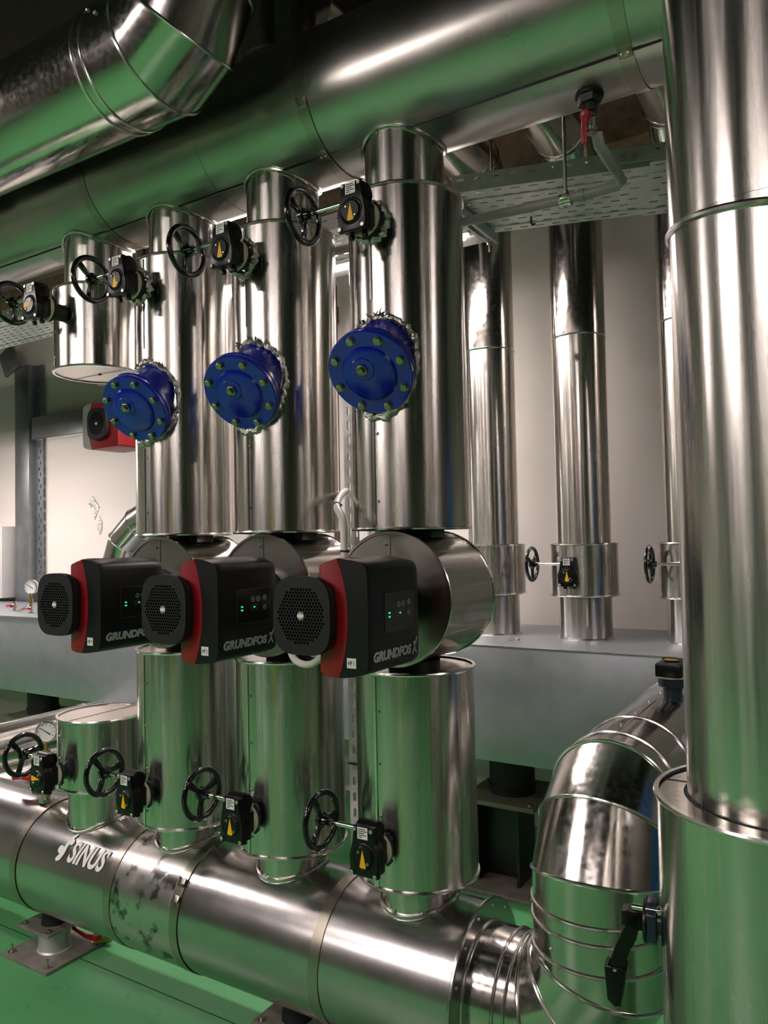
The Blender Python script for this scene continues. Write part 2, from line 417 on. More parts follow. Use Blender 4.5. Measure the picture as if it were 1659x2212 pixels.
lo_h = thing('return_header', 'large galvanised header pipe low over the green floor under the pump risers', 'pipe')
cuts = [-8.6, -4.6, -2.73, -2.205, -1.88, -1.335, -0.915]
for k, (a, c) in enumerate(zip(cuts, cuts[1:])):
    bm = BM(); seg_x(bm, RL + (0.001 if k % 2 else 0), a, c, YC, ZL); part('jacket_section', bm, HEADW if k == 3 else HEAD, lo_h)
for x in (-2.735, -2.205, -1.885, -1.335): hoop(x, YC, ZL, RL + .0015, .034, lo_h)
bm = BM(); lathe(bm, [(0, 0), (.222, 0), (.226, .003), (.226, .009), (.222, .012), (0, .012)], frame((-.915, YC, ZL), (1, 0, 0)), 96)
part('end_flange', bm, HEAD, lo_h)
for k in range(14):
    bm = BM(); screw(bm, frame((-.903, YC + .205 * math.cos(k * PI / 7), ZL + .205 * math.sin(k * PI / 7)), (1, 0, 0)), .0045); part('screw', bm, ZINC, lo_h)
# tightening clamp on one strap
ang = math.radians(180 - 33)
m = axes((-1.885, YC + (RL + .004) * math.cos(ang), ZL + (RL + .004) * math.sin(ang)), (1, 0, 0), (0, math.sin(ang), -math.cos(ang)), (0, math.cos(ang), math.sin(ang)))
bm = BM(); box(bm, (0, .02, .004), (.03, .026, .004), .001, m); box(bm, (0, -.03, .004), (.03, .02, .004), .001, m)
cl = part('strap_clamp', bm, STRAP, lo_h)
bm = BM(); tube(bm, [m @ Vector((-.008, .035, .01)), m @ Vector((-.008, -.055, .01))], .0028, 8); tube(bm, [m @ Vector((-.016, .012, .008)), m @ Vector((.016, .012, .008))], .004, 8)
part('clamp_bolt', bm, CHROME, cl)
# painted name on the header
def wrap(bm, x0, phi0):
    for v in bm.verts:
        ph = phi0 + v.co.y / RL; rr = RL + .0042 + v.co.z
        v.co = Vector((x0 + v.co.x, YC - rr * math.cos(ph), ZL + rr * math.sin(ph)))
    return bm
bm = text_bm('SINUS', .098, I4, 0.28, .0030, .0003, 1.0, 0.72)
bmesh.ops.subdivide_edges(bm, edges=bm.edges, cuts=2)
part('lettering', wrap(bm, -2.445, math.radians(27)), GASKW, lo_h)
bm = BM(); stroke(bm, [(0, 0, .7), (.014, .010, 1.3), (.024, .028, 1.2), (.026, .048, 1.0), (.028, .066, 1.1), (.036, .084, 1), (.048, .098, .4)], .016, 0, .0006, I4)
cyl(bm, .0135, 0, .0006, T(.006, .036, 0), 24); cyl(bm, .0115, 0, .0006, T(.043, .068, 0), 24)
part('emblem', wrap(bm, -2.50, math.radians(25)), GASKW, lo_h)

# ------------------------------------------------------------------ risers above and below the pumps
ZB, ZT = 1.637, 2.585        # upper jacket
for i in range(3):
    x = RX[i]
    t = thing('insulated_riser', 'tall aluminium clad riser with blue cover, above the pump tagged %s' % NAMES[i], 'pipe', (0, 0, 0), 'risers above the pumps')
    j = jacket(x, YC, RS, ZB, ZT, t, ALU, ALU, 0.0)
    seam(x, YC, RS, ZB + .01, ZT - .01, math.radians(-96), j, 5, (1.93, 2.27))
    neck(x, YC, .117, ZT, ZU, RU, False, t)
    # ragged foil and wool around the opening cut for the blue branch
    ax = Vector((0, -.819, -.574)); c0 = Vector((x, YC - .135, 2.135)); ring = []; n = 80
    bm = BM()
    pts = []; rad = []
    for k in range(n):
        a = 2 * PI * k / n; q = .103 + .005 * math.sin(3 * a + i) + random.uniform(-.003, .003)
        px_, pz_ = q * math.cos(a) * .98, q * (1.16 if math.sin(a) > 0 else 1.46) * math.sin(a)
        yy = -math.sqrt(max((RS + .002) ** 2 - px_ * px_, .0001)); pts.append((x + .008 + px_, YC + yy + random.uniform(-.004, .002), 2.100 + pz_)); rad.append(random.uniform(.005, .011) * (1 if math.sin(a) > -.4 else 1.7))
    tube(bm, pts, rad, 7, True); part('foil_collar', bm, FOIL, j, 15)
    bm = BM()
    for k in range(36):
        a = random.uniform(.05 * PI, .95 * PI); q = .098 + random.uniform(0, .012); px_, pz_ = q * math.cos(a), q * 1.16 * math.sin(a)
        yy = -math.sqrt((RS + .004) ** 2 - px_ * px_); s = Vector((x + px_, YC + yy, 2.100 + pz_))
        e = s + Vector((random.uniform(-.014, .014), random.uniform(-.012, .0), random.uniform(-.004, .02)))
        tube(bm, [s, (s + e) / 2 + Vector((0, -.004, 0)), e], [.0035, .002, .0008], 5)
    part('wool_fringe', bm, WOOL, j)['kind'] = 'stuff'
t = thing('insulated_stub', 'short aluminium clad drum with pale flat bottom hanging from the overhead header', 'pipe')
j = jacket(RX[3], YC, .165, 2.268, 2.575, t, CAPW, ALU); seam(RX[3], YC, .165, 2.28, 2.565, math.radians(-112), j, 3)
bm = BM(); box(bm, (RX[3], YC, 2.2665), (.31, .002, .001)); cyl(bm, .006, 2.264, 2.268, T(RX[3], YC, 0), 12); part('cap_seam', bm, STEELK, j)
neck(RX[3], YC, .125, 2.575, ZU, RU, False, t)
ZB2, ZT2 = 0.668, 1.243
for i in range(3):
    x = RX[i]
    t = thing('insulated_riser', 'aluminium clad riser on the low header, below the pump tagged %s' % NAMES[i], 'pipe', (0, 0, 0), 'risers below the pumps')
    j = jacket(x, YC, .17, ZB2, ZT2, t, ALU, ALU); seam(x, YC, .17, ZB2 + .005, ZT2 - .01, math.radians(-100), j, 4)
    neck(x, YC, .105, ZB2, ZL, RL, True, t)
    bm = BM(); cyl(bm, .075, ZT2, 1.262, T(x, YC, 0), 32); part('flange_ring', bm, DARKF, t)
t = thing('insulated_stub', 'short aluminium clad drum with pale flat top standing on the low header', 'pipe')
j = jacket(RX[3], YC, .16, .715, .965, t, ALU, CAPW); seam(RX[3], YC, .16, .72, .96, math.radians(-108), j, 3)
bm = BM(); box(bm, (RX[3], YC, .966), (.002, .30, .001)); part('cap_seam', bm, STEELK, j)
neck(RX[3], YC, .122, .715, ZL, RL, True, t)

# ------------------------------------------------------------------ gear-operated valves
def gear_valve(label, dial, wheel, necklen, spin, point=0.0, group='gear operated valves', neckmat=BLKB, foil=False):
    """dial: centre of the dial face (facing -Y); wheel: hub centre, wheel axis along X."""
    t = thing('gear_valve', label, 'valve', dial, group)
    P = [(-.042, -.05), (.042, -.05), (.044, .0), (.036, .026), (.031, .036), (.031, .078), (-.031, .078), (-.031, .036), (-.036, .026), (-.044, .0)]
    F = FACEY((0, 0, 0))
    bm = BM(); prism(bm, P, -.016, 0, F, .002)
    prism(bm, [(q[0] * .93, q[1] * .93) for q in P], -.045, -.014, F, .004)
    cyl(bm, .028, -.036, .028, frame((0, .038, .056), (1, 0, 0)), 28, None, .004)            # worm housing
    box(bm, (0, .05, 0), (.07, .03, .062), .006)
    for q in (-.022, .02): cyl(bm, .008, -.062, -.048, T(q, .035, 0), 14, None, .002)
    g = part('gearbox', bm, BLKG, t)
    bm = BM(); lathe(bm, [(0, .004), (.025, .004), (.027, .002), (.029, 0), (.033, .0015), (.036, 0)], F, 40); dl = part('dial', bm, BLKG, g)
    W = [(-.0095, -.024), (-.004, -.0262), (.004, -.0262), (.0105, -.0245), (.0, .021)]
    R_ = Matrix.Rotation(point, 4, 'Z')
    bm = BM(); prism(bm, W, .004, .0052, F @ R_); part('indicator', bm, YEL, dl)
    for q in ((-.013, .013), (.015, -.014)):
        bm = BM(); screw(bm, F @ R_ @ T(q[0], q[1], .004), .0042); part('dial_screw', bm, ZINC, dl)
    for q in ((-.035, -.043), (.035, -.043), (-.025, .07), (.025, .07)):
        bm = BM(); cyl(bm, .0058, 0, .004, F @ T(q[0], q[1], 0), 16, None, .001); cyl(bm, .003, .004, .0042, F @ T(q[0], q[1], 0), 6); part('cover_bolt', bm, ZINC, g)
    bm = BM(); prism(bm, [(-.017, .046), (.014, .046), (.014, .076), (-.017, .076)], .0, .0008, F); pl = part('nameplate', bm, WHT, g)
    bm = BM()
    for k in range(5):
        ww = (.022, .026, .018, .024, .012)[k]; prism(bm, [(-.014, .070 - k * .005), (-.014 + ww, .070 - k * .005), (-.014 + ww, .0722 - k * .005), (-.014, .0722 - k * .005)], .0008, .001, F)
    part('print', bm, INK, pl)
    # mounting to the pipe behind
    m = frame((0.0, .06, -.0), (0, 1, 0))
    bm = BM(); cyl(bm, .046, .0, .008, m, 40, None, .001); part('gasket', bm, CREAM, t)
    bm = BM(); cyl(bm, .044, .008, .022, m, 40, None, .002); cyl(bm, .03, .022, necklen, m, 30)
    for a in range(4): box(bm, (0, 0, .014), (.104, .022, .012), .003, m @ Matrix.Rotation(PI / 4 + a * PI / 2, 4, 'Z'))
    nk = part('mounting_neck', bm, neckmat, t)
    if foil:
        bm = BM(); n = 40; tube(bm, [m @ Vector(((.05 + random.uniform(-.006, .006)) * math.cos(2 * PI * k / n), (.05 + random.uniform(-.006, .006)) * math.sin(2 * PI * k / n), .035 + random.uniform(-.008, .008))) for k in range(n)], [random.uniform(.006, .013) for _ in range(n)], 7, True)
        part('foil_collar', bm, FOIL, t, 15)
    # stem and handwheel
    wv = Vector(wheel) - Vector(dial)
    bm = BM(); cyl(bm, .0072, wv.x + .012, -.026, frame((0, wv.y, wv.z), (1, 0, 0)), 20); part('stem', bm, CHROME, t)
    m = T(*wv) @ frame((0, 0, 0), (1, 0, 0), (0, 1, 0)) @ Matrix.Rotation(spin, 4, 'Z')
    bm = BM(); n = 72
    ring = []
    for k in range(n):
        a = 2 * PI * k / n; ring.append([(m @ Vector(((.0735 + .0098 * math.cos(q)) * math.cos(a), (.0735 + .0098 * math.cos(q)) * math.sin(a), .0075 * math.sin(q)))) for q in [2 * PI * s / 16 for s in range(16)]])
    rv = [[bm.verts.new(q) for q in r] for r in ring]
    for k in range(n):
        for s in range(16): bm.faces.new((rv[k][s], rv[k][(s + 1) % 16], rv[(k + 1) % n][(s + 1) % 16], rv[(k + 1) % n][s]))
    wh = part('handwheel', bm, BLK, t, 60)
    bm = BM(); lathe(bm, [(0, -.012), (.016, -.012), (.022, -.006), (.022, .005), (.014, .008), (.012, .03), (0, .03)], m, 32); part('hub', bm, BLK, wh)
    for k in range(3):
        bm = BM(); mm = m @ Matrix.Rotation(k * 2 * PI / 3, 4, 'Z')
        prism(bm, [(.014, -.0085), (.045, -.007), (.068, -.0115), (.068, .0115), (.045, .007), (.014, .0085)], -.005, .004, mm, .002)
        prism(bm, [(.016, -.0022), (.066, -.0022), (.066, .0022), (.016, .0022)], .003, .0065, mm, .001)
        part('spoke', bm, BLK, wh)
    return t
where_u = ['on the tall riser above the pump tagged HP 1', 'on the tall riser above the pump tagged HP 2', 'on the tall riser above the pump tagged HP 3', 'on the drum hanging from the overhead header']
where_l = ['on the low riser below the pump tagged HP 1', 'on the low riser below the pump tagged HP 2', 'on the low riser below the pump tagged HP 3', 'on the drum standing on the low header']
for i in range(4):
    gear_valve('black handwheel valve %s' % where_u[i], (-1.097 - i * D, 1.635, 2.462), (-1.303 - i * D, 1.702, 2.521), .075, math.radians((35, 20, 20, 40)[i]), -PI / 2 if i == 3 else 0, 'handwheel valves on the upper risers', DARKF, i < 3)
    gear_valve('black handwheel valve %s' % where_l[i], (-1.12 - i * D, 1.672, .789), (-1.304 - i * D, 1.741, .831), .10, math.radians((-4, 22, 8, 12)[i]), -PI / 2 if i == 3 else 0, 'handwheel valves on the lower risers')

# ------------------------------------------------------------------ blue strainer branches on the risers
AXB = Vector((.13, -.81, -.57)).normalized()
def strainer(i):
    t = thing('strainer_cover', 'round blue bolted flange cover on the tall riser above the pump tagged %s' % NAMES[i], 'valve', (RX[i] + .022, 1.700, 2.048), 'blue strainer covers')
    m = frame((0, 0, 0), AXB, (1, 0, 0))
    bm = BM(); lathe(bm, [(.09, -.17), (.091, -.06), (.096, -.045), (.108, -.034), (.112, -.03), (0, -.03)], m, 64); part('branch_body', bm, BLUE, t)
    bm = BM(); lathe(bm, [(0, -.029), (.115, -.029), (.118, -.026), (.118, -.015), (.1155, -.0125), (.113, -.0125), (.113, -.0105), (.118, -.009), (.118, .002), (.1155, .005), (.077, .005), (.072, .012), (.062, .016), (.0, .0165)], m, 72)
    cv = part('cover_flange', bm, BLUE, t)
    for k in range(8):
        a = math.radians(k * 45 + 12); bm = BM(); hexhead(bm, m @ T(.0985 * math.cos(a), .0985 * math.sin(a), .005) @ Matrix.Rotation(k * .7, 4, 'Z'), .0105, .009, .0118); part('bolt', bm, OLIVE, cv)
    m = m @ T(-.010, .020, -.004); bm = BM(); lathe(bm, [(.034, .018), (.03, .023), (.0, .0235)], m, 40); part('plug_boss', bm, BLUE, cv)
    bm = BM(); cyl(bm, .0145, .0235, .029, m, 20, None, .001); box(bm, (0, 0, .034), (.0165, .0165, .012), .0015, m @ Matrix.Rotation(.35, 4, 'Z')); part('drain_plug', bm, OLIVE, cv)
for i in range(3): strainer(i)

# ------------------------------------------------------------------ circulation pumps
def superell(hw, hh, n=3.4, k=64):
    out = []
    for i in range(k):
        a = 2 * PI * i / k; c, s = math.cos(a), math.sin(a)
        out.append((hw * math.copysign(abs(c) ** (2 / n), c), hh * math.copysign(abs(s) ** (2 / n), s)))
    return out
def red_edge(z):                                     # the bowed joint between red base and black cover
    return .082 + .028 * (1 - (z / .138) ** 2)
def make_pump(label, tag, mirror=1, full=True, cover=SAT, group='circulation pumps', rin=.03):
    t = thing('circulation_pump', label, 'pump', (0, 0, 0), group); sx = mirror
    F = FACEY((0, 0, 0))
    def MX(m): return Matrix.Diagonal((sx, 1, 1, 1)) @ m
    # fan cover with real holes
    holes = []
    pit = .0089; row = 0; y = -.070
    while y <= .0701:
        x = -.075 + (pit / 2 if row % 2 else 0)
        while x <= .075:
            d = math.hypot(x, y)
            if .0145 < d < .0675: holes.append([(x + .0036 * math.cos(k * PI / 4), y + .0036 * math.sin(k * PI / 4)) for k in range(8)])
            x += pit
        y += pit * .866; row += 1
    bm = curve_mesh([superell(.083, .091)] + holes, .0025, F)
    fc = part('fan_cover', bm, SATD, t)
    bm = BM(); k = superell(.083, .091); prism(bm, k, -.003, -.002, F); 
    for a, c in (((.083, .091), -.003),): pass
    bm.free()
    bm = BM(); a_ = superell(.0838, .0918); c_ = superell(.078, .086); e_ = superell(.074, .08)
    R1 = [bm.verts.new(F @ Vector((p[0], p[1], -.001))) for p in a_]; R2 = [bm.verts.new(F @ Vector((p[0], p[1], -.016))) for p in a_]; R3 = [bm.verts.new(F @ Vector((p[0], p[1], -.024))) for p in c_]
    R4 = [bm.verts.new(F @ Vector((p[0], p[1], -.11))) for p in e_]
    for A, B_ in ((R1, R2), (R2, R3), (R3, R4)):
        for q in range(64): bm.faces.new((A[q], A[(q + 1) % 64], B_[(q + 1) % 64], B_[q]))
    bm.faces.new(R4[::-1]); part('cover_skirt', bm, SATD, fc)
    bm = BM(); bm.faces.new([bm.verts.new(F @ Vector((p[0], p[1], -.012))) for p in c_]); part('hole_shade_sheet', bm, DEEP, fc)  # black sheet standing in for the shade behind the holes
    bm = BM(); lathe(bm, [(0, .0034), (.0092, .0034), (.0092, .0044), (0, .0044)], F, 28); bg = part('badge', bm, WHT, fc)
    bm = BM()
    for s in (0, PI):
        stroke(bm, [(.0062 * math.cos(s + q), .0072 * math.sin(s + q)) for q in [.5 + 2.2 * z / 8 for z in range(9)]], .002, .0044, .0047, F)
    part('badge_print', bm, INK, bg)
    bm = BM(); lathe(bm, [(0, .11), (.062, .11), (.064, .2), (.066, .33), (.085, .345), (.088, .395), (0, .395)], frame((0, 0, 0), (0, 1, 0)), 48)
    for k_ in range(12): box(bm, (0, .075, .25), (.006, .03, .12), 0, frame((0, 0, 0), (0, 1, 0)) @ Matrix.Rotation(k_ * PI / 6, 4, 'Z'))
    part('motor_body', bm, SATD, t)
    # control box: red base wrapping the motor, black cover
    ya, yb = .03, .262
    zz = [-.138 + .276 * k_ / 16 for k_ in range(17)]
    redp = [(rin, -.125), (rin + .006, -.133), (.058, -.1375)] + [(red_edge(z), z) for z in zz] + [(.06, .1285), (rin + .006, .124), (rin, .118)]
    bm = BM(); prism(bm, redp, -yb, -ya, MX(FACEY((0, 0, -.005))), .002); rb = part('box_base', bm, RED, t)
    bk = [(red_edge(z) + .001, z) for z in zz[::-1]]
    cv = bk + [(.092, -.1385), (.125, -.134), (.152, -.126), (.162, -.118), (.166, -.104), (.168, 0), (.166, .104), (.162, .118), (.152, .126), (.125, .134), (.092, .1385)]
    # cover: front and back outlines set in from the middle so that the ends are rounded
    bm = BM(); rows = []
    for yv, sc in ((ya + .0, .965), (ya + .006, .99), (ya + .016, 1.0), (yb - .03, 1.0), (yb - .012, .985), (yb, .95)):
        rows.append([bm.verts.new(MX(T(0, yv, -.005)) @ Vector((.10 + (p[0] - .10) * (sc if p[0] > .115 else 1), 0, p[1] * (sc * .3 + .7)))) for p in cv])
    for A, B_ in zip(rows, rows[1:]):
        for q in range(len(cv)): bm.faces.new((A[q], A[(q + 1) % len(cv)], B_[(q + 1) % len(cv)], B_[q]))
    bm.faces.new(rows[0]); bm.faces.new(rows[-1][::-1])
    kv = part('box_cover', bm, cover, t, 40)
    for yv in (ya + .022, yb - .022):
        for z in (-.116, .108):
            bm = BM(); cyl(bm, .008, 0, .003, MX(frame((.158, yv, z), (.85, 0, math.copysign(.5, z)))), 16); part('cover_screw', bm, DEEP, kv)
    fx = .168
    if full:
        # display panel, keys and print on the face towards +X; the tag on the end face
        G = FACEX((fx, 0, -.005))
        py0, py1, pz0, pz1 = .098, .232, -.038, .052
        bm = BM(); prism(bm, [(py0, pz0), (py1, pz0), (py1, pz1), (py0, pz1)], -.002, .0008, G, .0005, 1); pn = part('control_panel', bm, SLATE, kv)
        bm = BM()
        for a, c in (((py0, pz0), (py1, pz0)), ((py1, pz0), (py1, pz1)), ((py1, pz1), (py0, pz1)), ((py0, pz1), (py0, pz0))): stroke(bm, [a, c], .0009, .0008, .0011, G)
        part('panel_outline', bm, newmat('grey line', '#5a5a5c', .5) if 'grey line' not in bpy.data.materials else bpy.data.materials['grey line'], pn)
        for q in ((.160, .024), (.181, .024), (.208, .026), (.208, .0)):
            bm = BM(); lathe(bm, [(.0058, .0008), (.0058, .0013), (.0068, .0013), (.0068, .0008)], G @ T(q[0], q[1], 0), 24)
            if q[1] == .024:
                s = -1 if q[0] < .17 else 1; stroke(bm, [(q[0] - s * .0014, q[1] + .0028), (q[0] + s * .0014, q[1]), (q[0] - s * .0014, q[1] - .0028)], .0011, .0008, .0012, G)
            elif q[1] > .01: lathe(bm, [(.0022, .0008), (.0022, .0012), (.0031, .0012), (.0031, .0008)], G @ T(q[0], q[1], 0), 12)
            else: stroke(bm, [(q[0], q[1] - .003), (q[0], q[1] + .003)], .0014, .0008, .0012, G); stroke(bm, [(q[0] - .0018, q[1] + .0012), (q[0], q[1] + .0034), (q[0] + .0018, q[1] + .0012)], .001, .0008, .0012, G)
            part('key', bm, LTXT, pn)
        bm = BM()
        for s in (1, -1): stroke(bm, [(.117 + .0036 * math.cos(a), .002 + s * .0012 + s * .0046 * abs(math.sin(a))) for a in [.35 + (PI - .7) * q / 8 for q in range(9)]], .0022, .0008, .0013, G)
        part('running_light', bm, LED, pn)
        bm = BM(); stroke(bm, [(.1625, .003), (.1695, .003)], .0013, .0008, .0013, G); stroke(bm, [(.166, .0005), (.166, .0055)], .0013, .0008, .0013, G); part('flow_light', bm, LED, pn)
        bm = BM()
        for r_ in range(5):
            for c_i in range(9): prism(bm, [(.150 + c_i * .0035 + dx, -.006 + r_ * .0035 + dz) for dx, dz in ((0, 0), (.0011, 0), (.0011, .0018), (0, .0018))], .0008, .001, G)
        part('display_dots', bm, bpy.data.materials['grey line'], pn)
        bm = text_bm('GRUNDFOS', .0295, FACEX((fx + .0001, .044, -.104)), 0.22, .0016, .0004, 1.02, 1.06); 
        part('lettering', bm, LTXT, kv)
        bm = BM(); G2 = FACEX((fx + .0001, .221, -.107))
        stroke(bm, [(.0, -.001, .6), (.006, .006, 1), (.0125, .017, 1.05), (.019, .029, 1), (.025, .040, .6)], .0044, 0, .0008, G2)
        stroke(bm, [(.006, .022, .7), (.0085, .029, 1), (.0125, .028, 1), (.013, .018, 1.2), (.0155, .008, 1), (.021, .0, .6)], .0042, 0, .0008, G2)
        part('emblem', bm, LTXT, kv)
        H = FACEY((0, ya, -.005))
        bm = BM(); prism(bm, [(.106, -.113), (.131, -.113), (.131, -.090), (.106, -.090)], -.001, .0008, H); st = part('tag_sticker', bm, WHT, kv)
        bm = text_bm(tag, .0135, FACEY((.1185, ya - .001, -.111)) , 0, .0001, .0002, 1.0, .72, 'CENTER'); part('tag_lettering', bm, INK, st)
        bm = BM(); prism(bm, [(.07, .02), (.105, .02), (.105, .045), (.07, .045)], 0, .0006, axes((.0, .03, .1335), (1, 0, 0), (0, 1, 0), (0, 0, 1)) @ Matrix.Rotation(0, 4, 'Z')); part('orange_sticker', bm, ORG, kv)
        # insulated volute drum and its pipe flanges
        V = frame((0, 0, .008), (0, 1, 0))
        bm = BM(); lathe(bm, [(.185, .402), (.1855, .54), (.1855, .68)], V, 96); dr = part('insulation_drum', bm, ALY, t)
        bm = BM(); lathe(bm, [(.05, .4), (.185, .4)], V, 96); part('drum_face', bm, ALR, dr)
        bm = BM(); lathe(bm, [(0, .682), (.185, .682)], V, 96); part('drum_back', bm, ALU, dr)
        for z in (.4, .68):
            bm = BM(); lathe(bm, [(.181, z - .003), (.188, z - .003), (.19, z), (.188, z + .004), (.181, z + .004)], V, 96); part('rim_bead', bm, BEAD, dr)
        for z in (.135, -.12):
            bm = BM(); box(bm, (0, .3985, z), (.005, .003, .1)); part('drum_seam', bm, BEAD, dr)
        bm = BM(); screw(bm, frame((-.012, .398, .16), (0, -1, 0)), .0045); part('screw', bm, ZINC, dr)
        bm = BM(); box(bm, (.01, .53, .192), (.11, .1, .02), .004); prism(bm, [(.055, -.05), (.085, -.04), (.085, .04), (.055, .05)], .175, .2, T(0, .53, 0), .003); part('pipe_flange', bm, STEELK, t)
    return t
pumps = []
ZP = 1.434; YP = 1.4227
lab = ['black and red pump with sticker HP 1, whole name readable, nearest of three', 'black and red pump with sticker HP 2, middle of three', 'black and red pump with sticker HP 3, standing farthest along the row']
for i in range(3):
    p = make_pump(lab[i], NAMES[i]); p.location = (RX[i] - .004, YP, ZP); pumps.append(p)
p = make_pump('grey and red pump high before the back wall, half hidden by blue cover', '', -1, False, newmat('silver grey cover', '#8b8986', .45), None, -.15)
p.location = (-3.75, 2.9, 2.31)

# ------------------------------------------------------------------ conduits at the pumps
def smooth(pts, n=12):
    P = [Vector(p) for p in pts]; P = [P[0] * 2 - P[1]] + P + [P[-1] * 2 - P[-2]]; out = []
    for a, b_, c, d in zip(P, P[1:], P[2:], P[3:]):
        for k in range(n):
            t = k / n; out.append(.5 * ((2 * b_) + (c - a) * t + (2 * a - 5 * b_ + 4 * c - d) * t * t + (3 * b_ - a - 3 * c + d) * t ** 3))
    out.append(P[-2]); return out
def conduit(pts, r, label, group='white conduits'):
    sp = smooth(pts, 40); L_ = [0]
    for a, c in zip(sp, sp[1:]): L_.append(L_[-1] + (c - a).length)
    n = int(L_[-1] / .0022); out = []; j = 0
    for k in range(n + 1):
        s = L_[-1] * k / n
        while j < len(L_) - 2 and L_[j + 1] < s: j += 1
        f = (s - L_[j]) / max(L_[j + 1] - L_[j], 1e-9); out.append(sp[j].lerp(sp[j + 1], min(f, 1)))
    bm = BM(); tube(bm, out, [r * (1.0 if (k // 1) % 2 else .88) for k in range(len(out))], 14)
    return single('conduit', bm, PVC, label, 'conduit', group, 80)
conduit([(-1.150, 1.66, 1.50), (-1.158, 1.665, 1.58), (-1.185, 1.70, 1.66), (-1.275, 1.80, 1.705), (-1.40, 2.0, 1.75), (-1.53, 2.22, 1.78)], .0105, 'white ribbed conduit rising behind the pump tagged HP 1')
conduit([(-1.42, 1.76, 1.38), (-1.345, 1.66, 1.335), (-1.285, 1.61, 1.295), (-1.225, 1.60, 1.288), (-1.16, 1.60, 1.33), (-1.12, 1.62, 1.37)], .0095, 'white ribbed conduit looping under the fan cover of HP 1, lower strand')
conduit([(-1.40, 1.80, 1.39), (-1.335, 1.70, 1.35), (-1.275, 1.65, 1.315), (-1.215, 1.64, 1.31), (-1.16, 1.64, 1.345), (-1.10, 1.65, 1.38)], .0095, 'white ribbed conduit looping under the fan cover of HP 1, upper strand')
conduit([(-2.10, 2.12, 1.42), (-2.09, 2.2, 1.48), (-2.06, 2.27, 1.58), (-2.03, 2.29, 1.66), (-1.99, 2.32, 1.76)], .0105, 'white ribbed conduit behind the riser of HP 2, further from the pump')
conduit([(-2.06, 2.12, 1.42), (-2.045, 2.19, 1.48), (-2.015, 2.26, 1.58), (-1.985, 2.28, 1.66), (-1.95, 2.31, 1.76)], .0105, 'white ribbed conduit behind the riser of HP 2, nearer the pump')
conduit([(-1.165, 1.70, 1.47), (-1.20, 1.66, 1.49), (-1.26, 1.68, 1.47), (-1.33, 1.76, 1.42)], .0095, 'white ribbed conduit beside the red base of HP 1')
for i in (0, 1):                                   # black ties
    c = ((-1.158, 1.665, 1.578), (-1.276, 1.802, 1.706))[i]; d = ((0, .1, 1), (-.6, .8, .35))[i]
    bm = BM(); lathe(bm, [(.0108, -.0025), (.0125, -.0025), (.0125, .0025), (.0108, .0025)], frame(c, d), 20); box(bm, (.0125, 0, 0), (.006, .005, .006), .001, frame(c, d))
    single('cable_tie', bm, RUB, ('black cable tie at the foot of the rising white conduit', 'black cable tie near the top of the rising white conduit')[i], 'cable tie', 'cable ties')

# ------------------------------------------------------------------ front pipe with the lever valve
t = thing('insulated_pipe', 'big aluminium clad vertical pipe nearest the camera, stepping out to a wider drum below', 'pipe')
PX, PY = -.115, 1.49
bm = BM(); lathe(bm, [(RS, 1.15), (RS, 1.6), (RS, 2.145)], T(PX, PY, 0), 128); part('jacket', bm, ALZ, t)
bm = BM(); lathe(bm, [(RS + .001, 2.145), (RS + .001, 3.0), (RS + .001, ZC)], T(PX, PY, 0), 128); up_j = part('upper_jacket', bm, ALZ, t)
bm = BM(); tube(bm, [(PX + (RS + .001) * math.cos(a), PY + (RS + .001) * math.sin(a), 2.125 - .13 * RS * math.cos(a)) for a in [2 * PI * k / 128 for k in range(128)]], .0065, 8, True); part('joint_bead', bm, BEAD, up_j)
RD = .2195
j = jacket(PX, PY, RD, .02, 1.151, t, None, None, name='valve_drum')
bm = BM(); lathe(bm, [(RS + .006, 1.15), (RD, 1.15)], T(PX, PY, 0), 96); cp = part('drum_top', bm, ALU, j)
bm = BM(); lathe(bm, [(RS - .002, 1.1495), (RS + .006, 1.1495)], T(PX, PY, 0), 96); part('gap_ring', bm, DEEP, cp)
bm = BM(); box(bm, (PX - .194, PY + .02, 1.1508), (.05, .0015, .001)); part('top_seam', bm, STEELK, cp)
bm = BM(); cyl(bm, .2, 0, .02, T(PX, PY, 0), 64); part('foot', bm, STEELK, t)
# lever valve
A = Vector((-1, -.12, 0)).normalized(); base = Vector((PX, PY, .905)) + A * (RD - .004)
t = thing('lever_valve', 'black lever handle valve on the wide drum of the big front pipe', 'valve', base)
m = frame((0, 0, 0), A, (0, 0, 1))                   # local x = up, z = out from the drum
bm = BM(); cyl(bm, .02, 0, .03, m, 24); prism(bm, [(.034, -.012), (.034, .012), (.02, .03), (-.02, .03), (-.034, .012), (-.034, -.012), (-.02, -.03), (.02, -.03)], .012, .034, m, .003); bmesh.ops.transform(bm, matrix=m @ Matrix.Diagonal((1.15, 1.15, .8, 1)) @ m.inverted(), verts=bm.verts); part('valve_body', bm, BLKB, t)
bm = BM(); cyl(bm, .04, .035, .042, m, 40, None, .001); bmesh.ops.transform(bm, matrix=m @ Matrix.Diagonal((1, 1, .78, 1)) @ m.inverted(), verts=bm.verts); part('notch_plate', bm, STEELK, t)
for q in ((.028, -.02), (-.03, .018)):
    bm = BM(); cyl(bm, .0055, .005, .052, m @ T(q[0], q[1], 0), 12); hexhead(bm, m @ T(q[0], q[1], .002), .009, .006); part('bolt', bm, CHROME, t)
ml = m; m = m @ Matrix.Diagonal((.60, 1.0, .80, 1))
bm = BM()
lp = [(.008, .066), (-.03, .066), (-.07, .080), (-.105, .092), (-.15, .098), (-.22, .1), (-.222, .114), (-.15, .116), (-.1, .112), (-.06, .098), (-.02, .09), (.008, .086)]
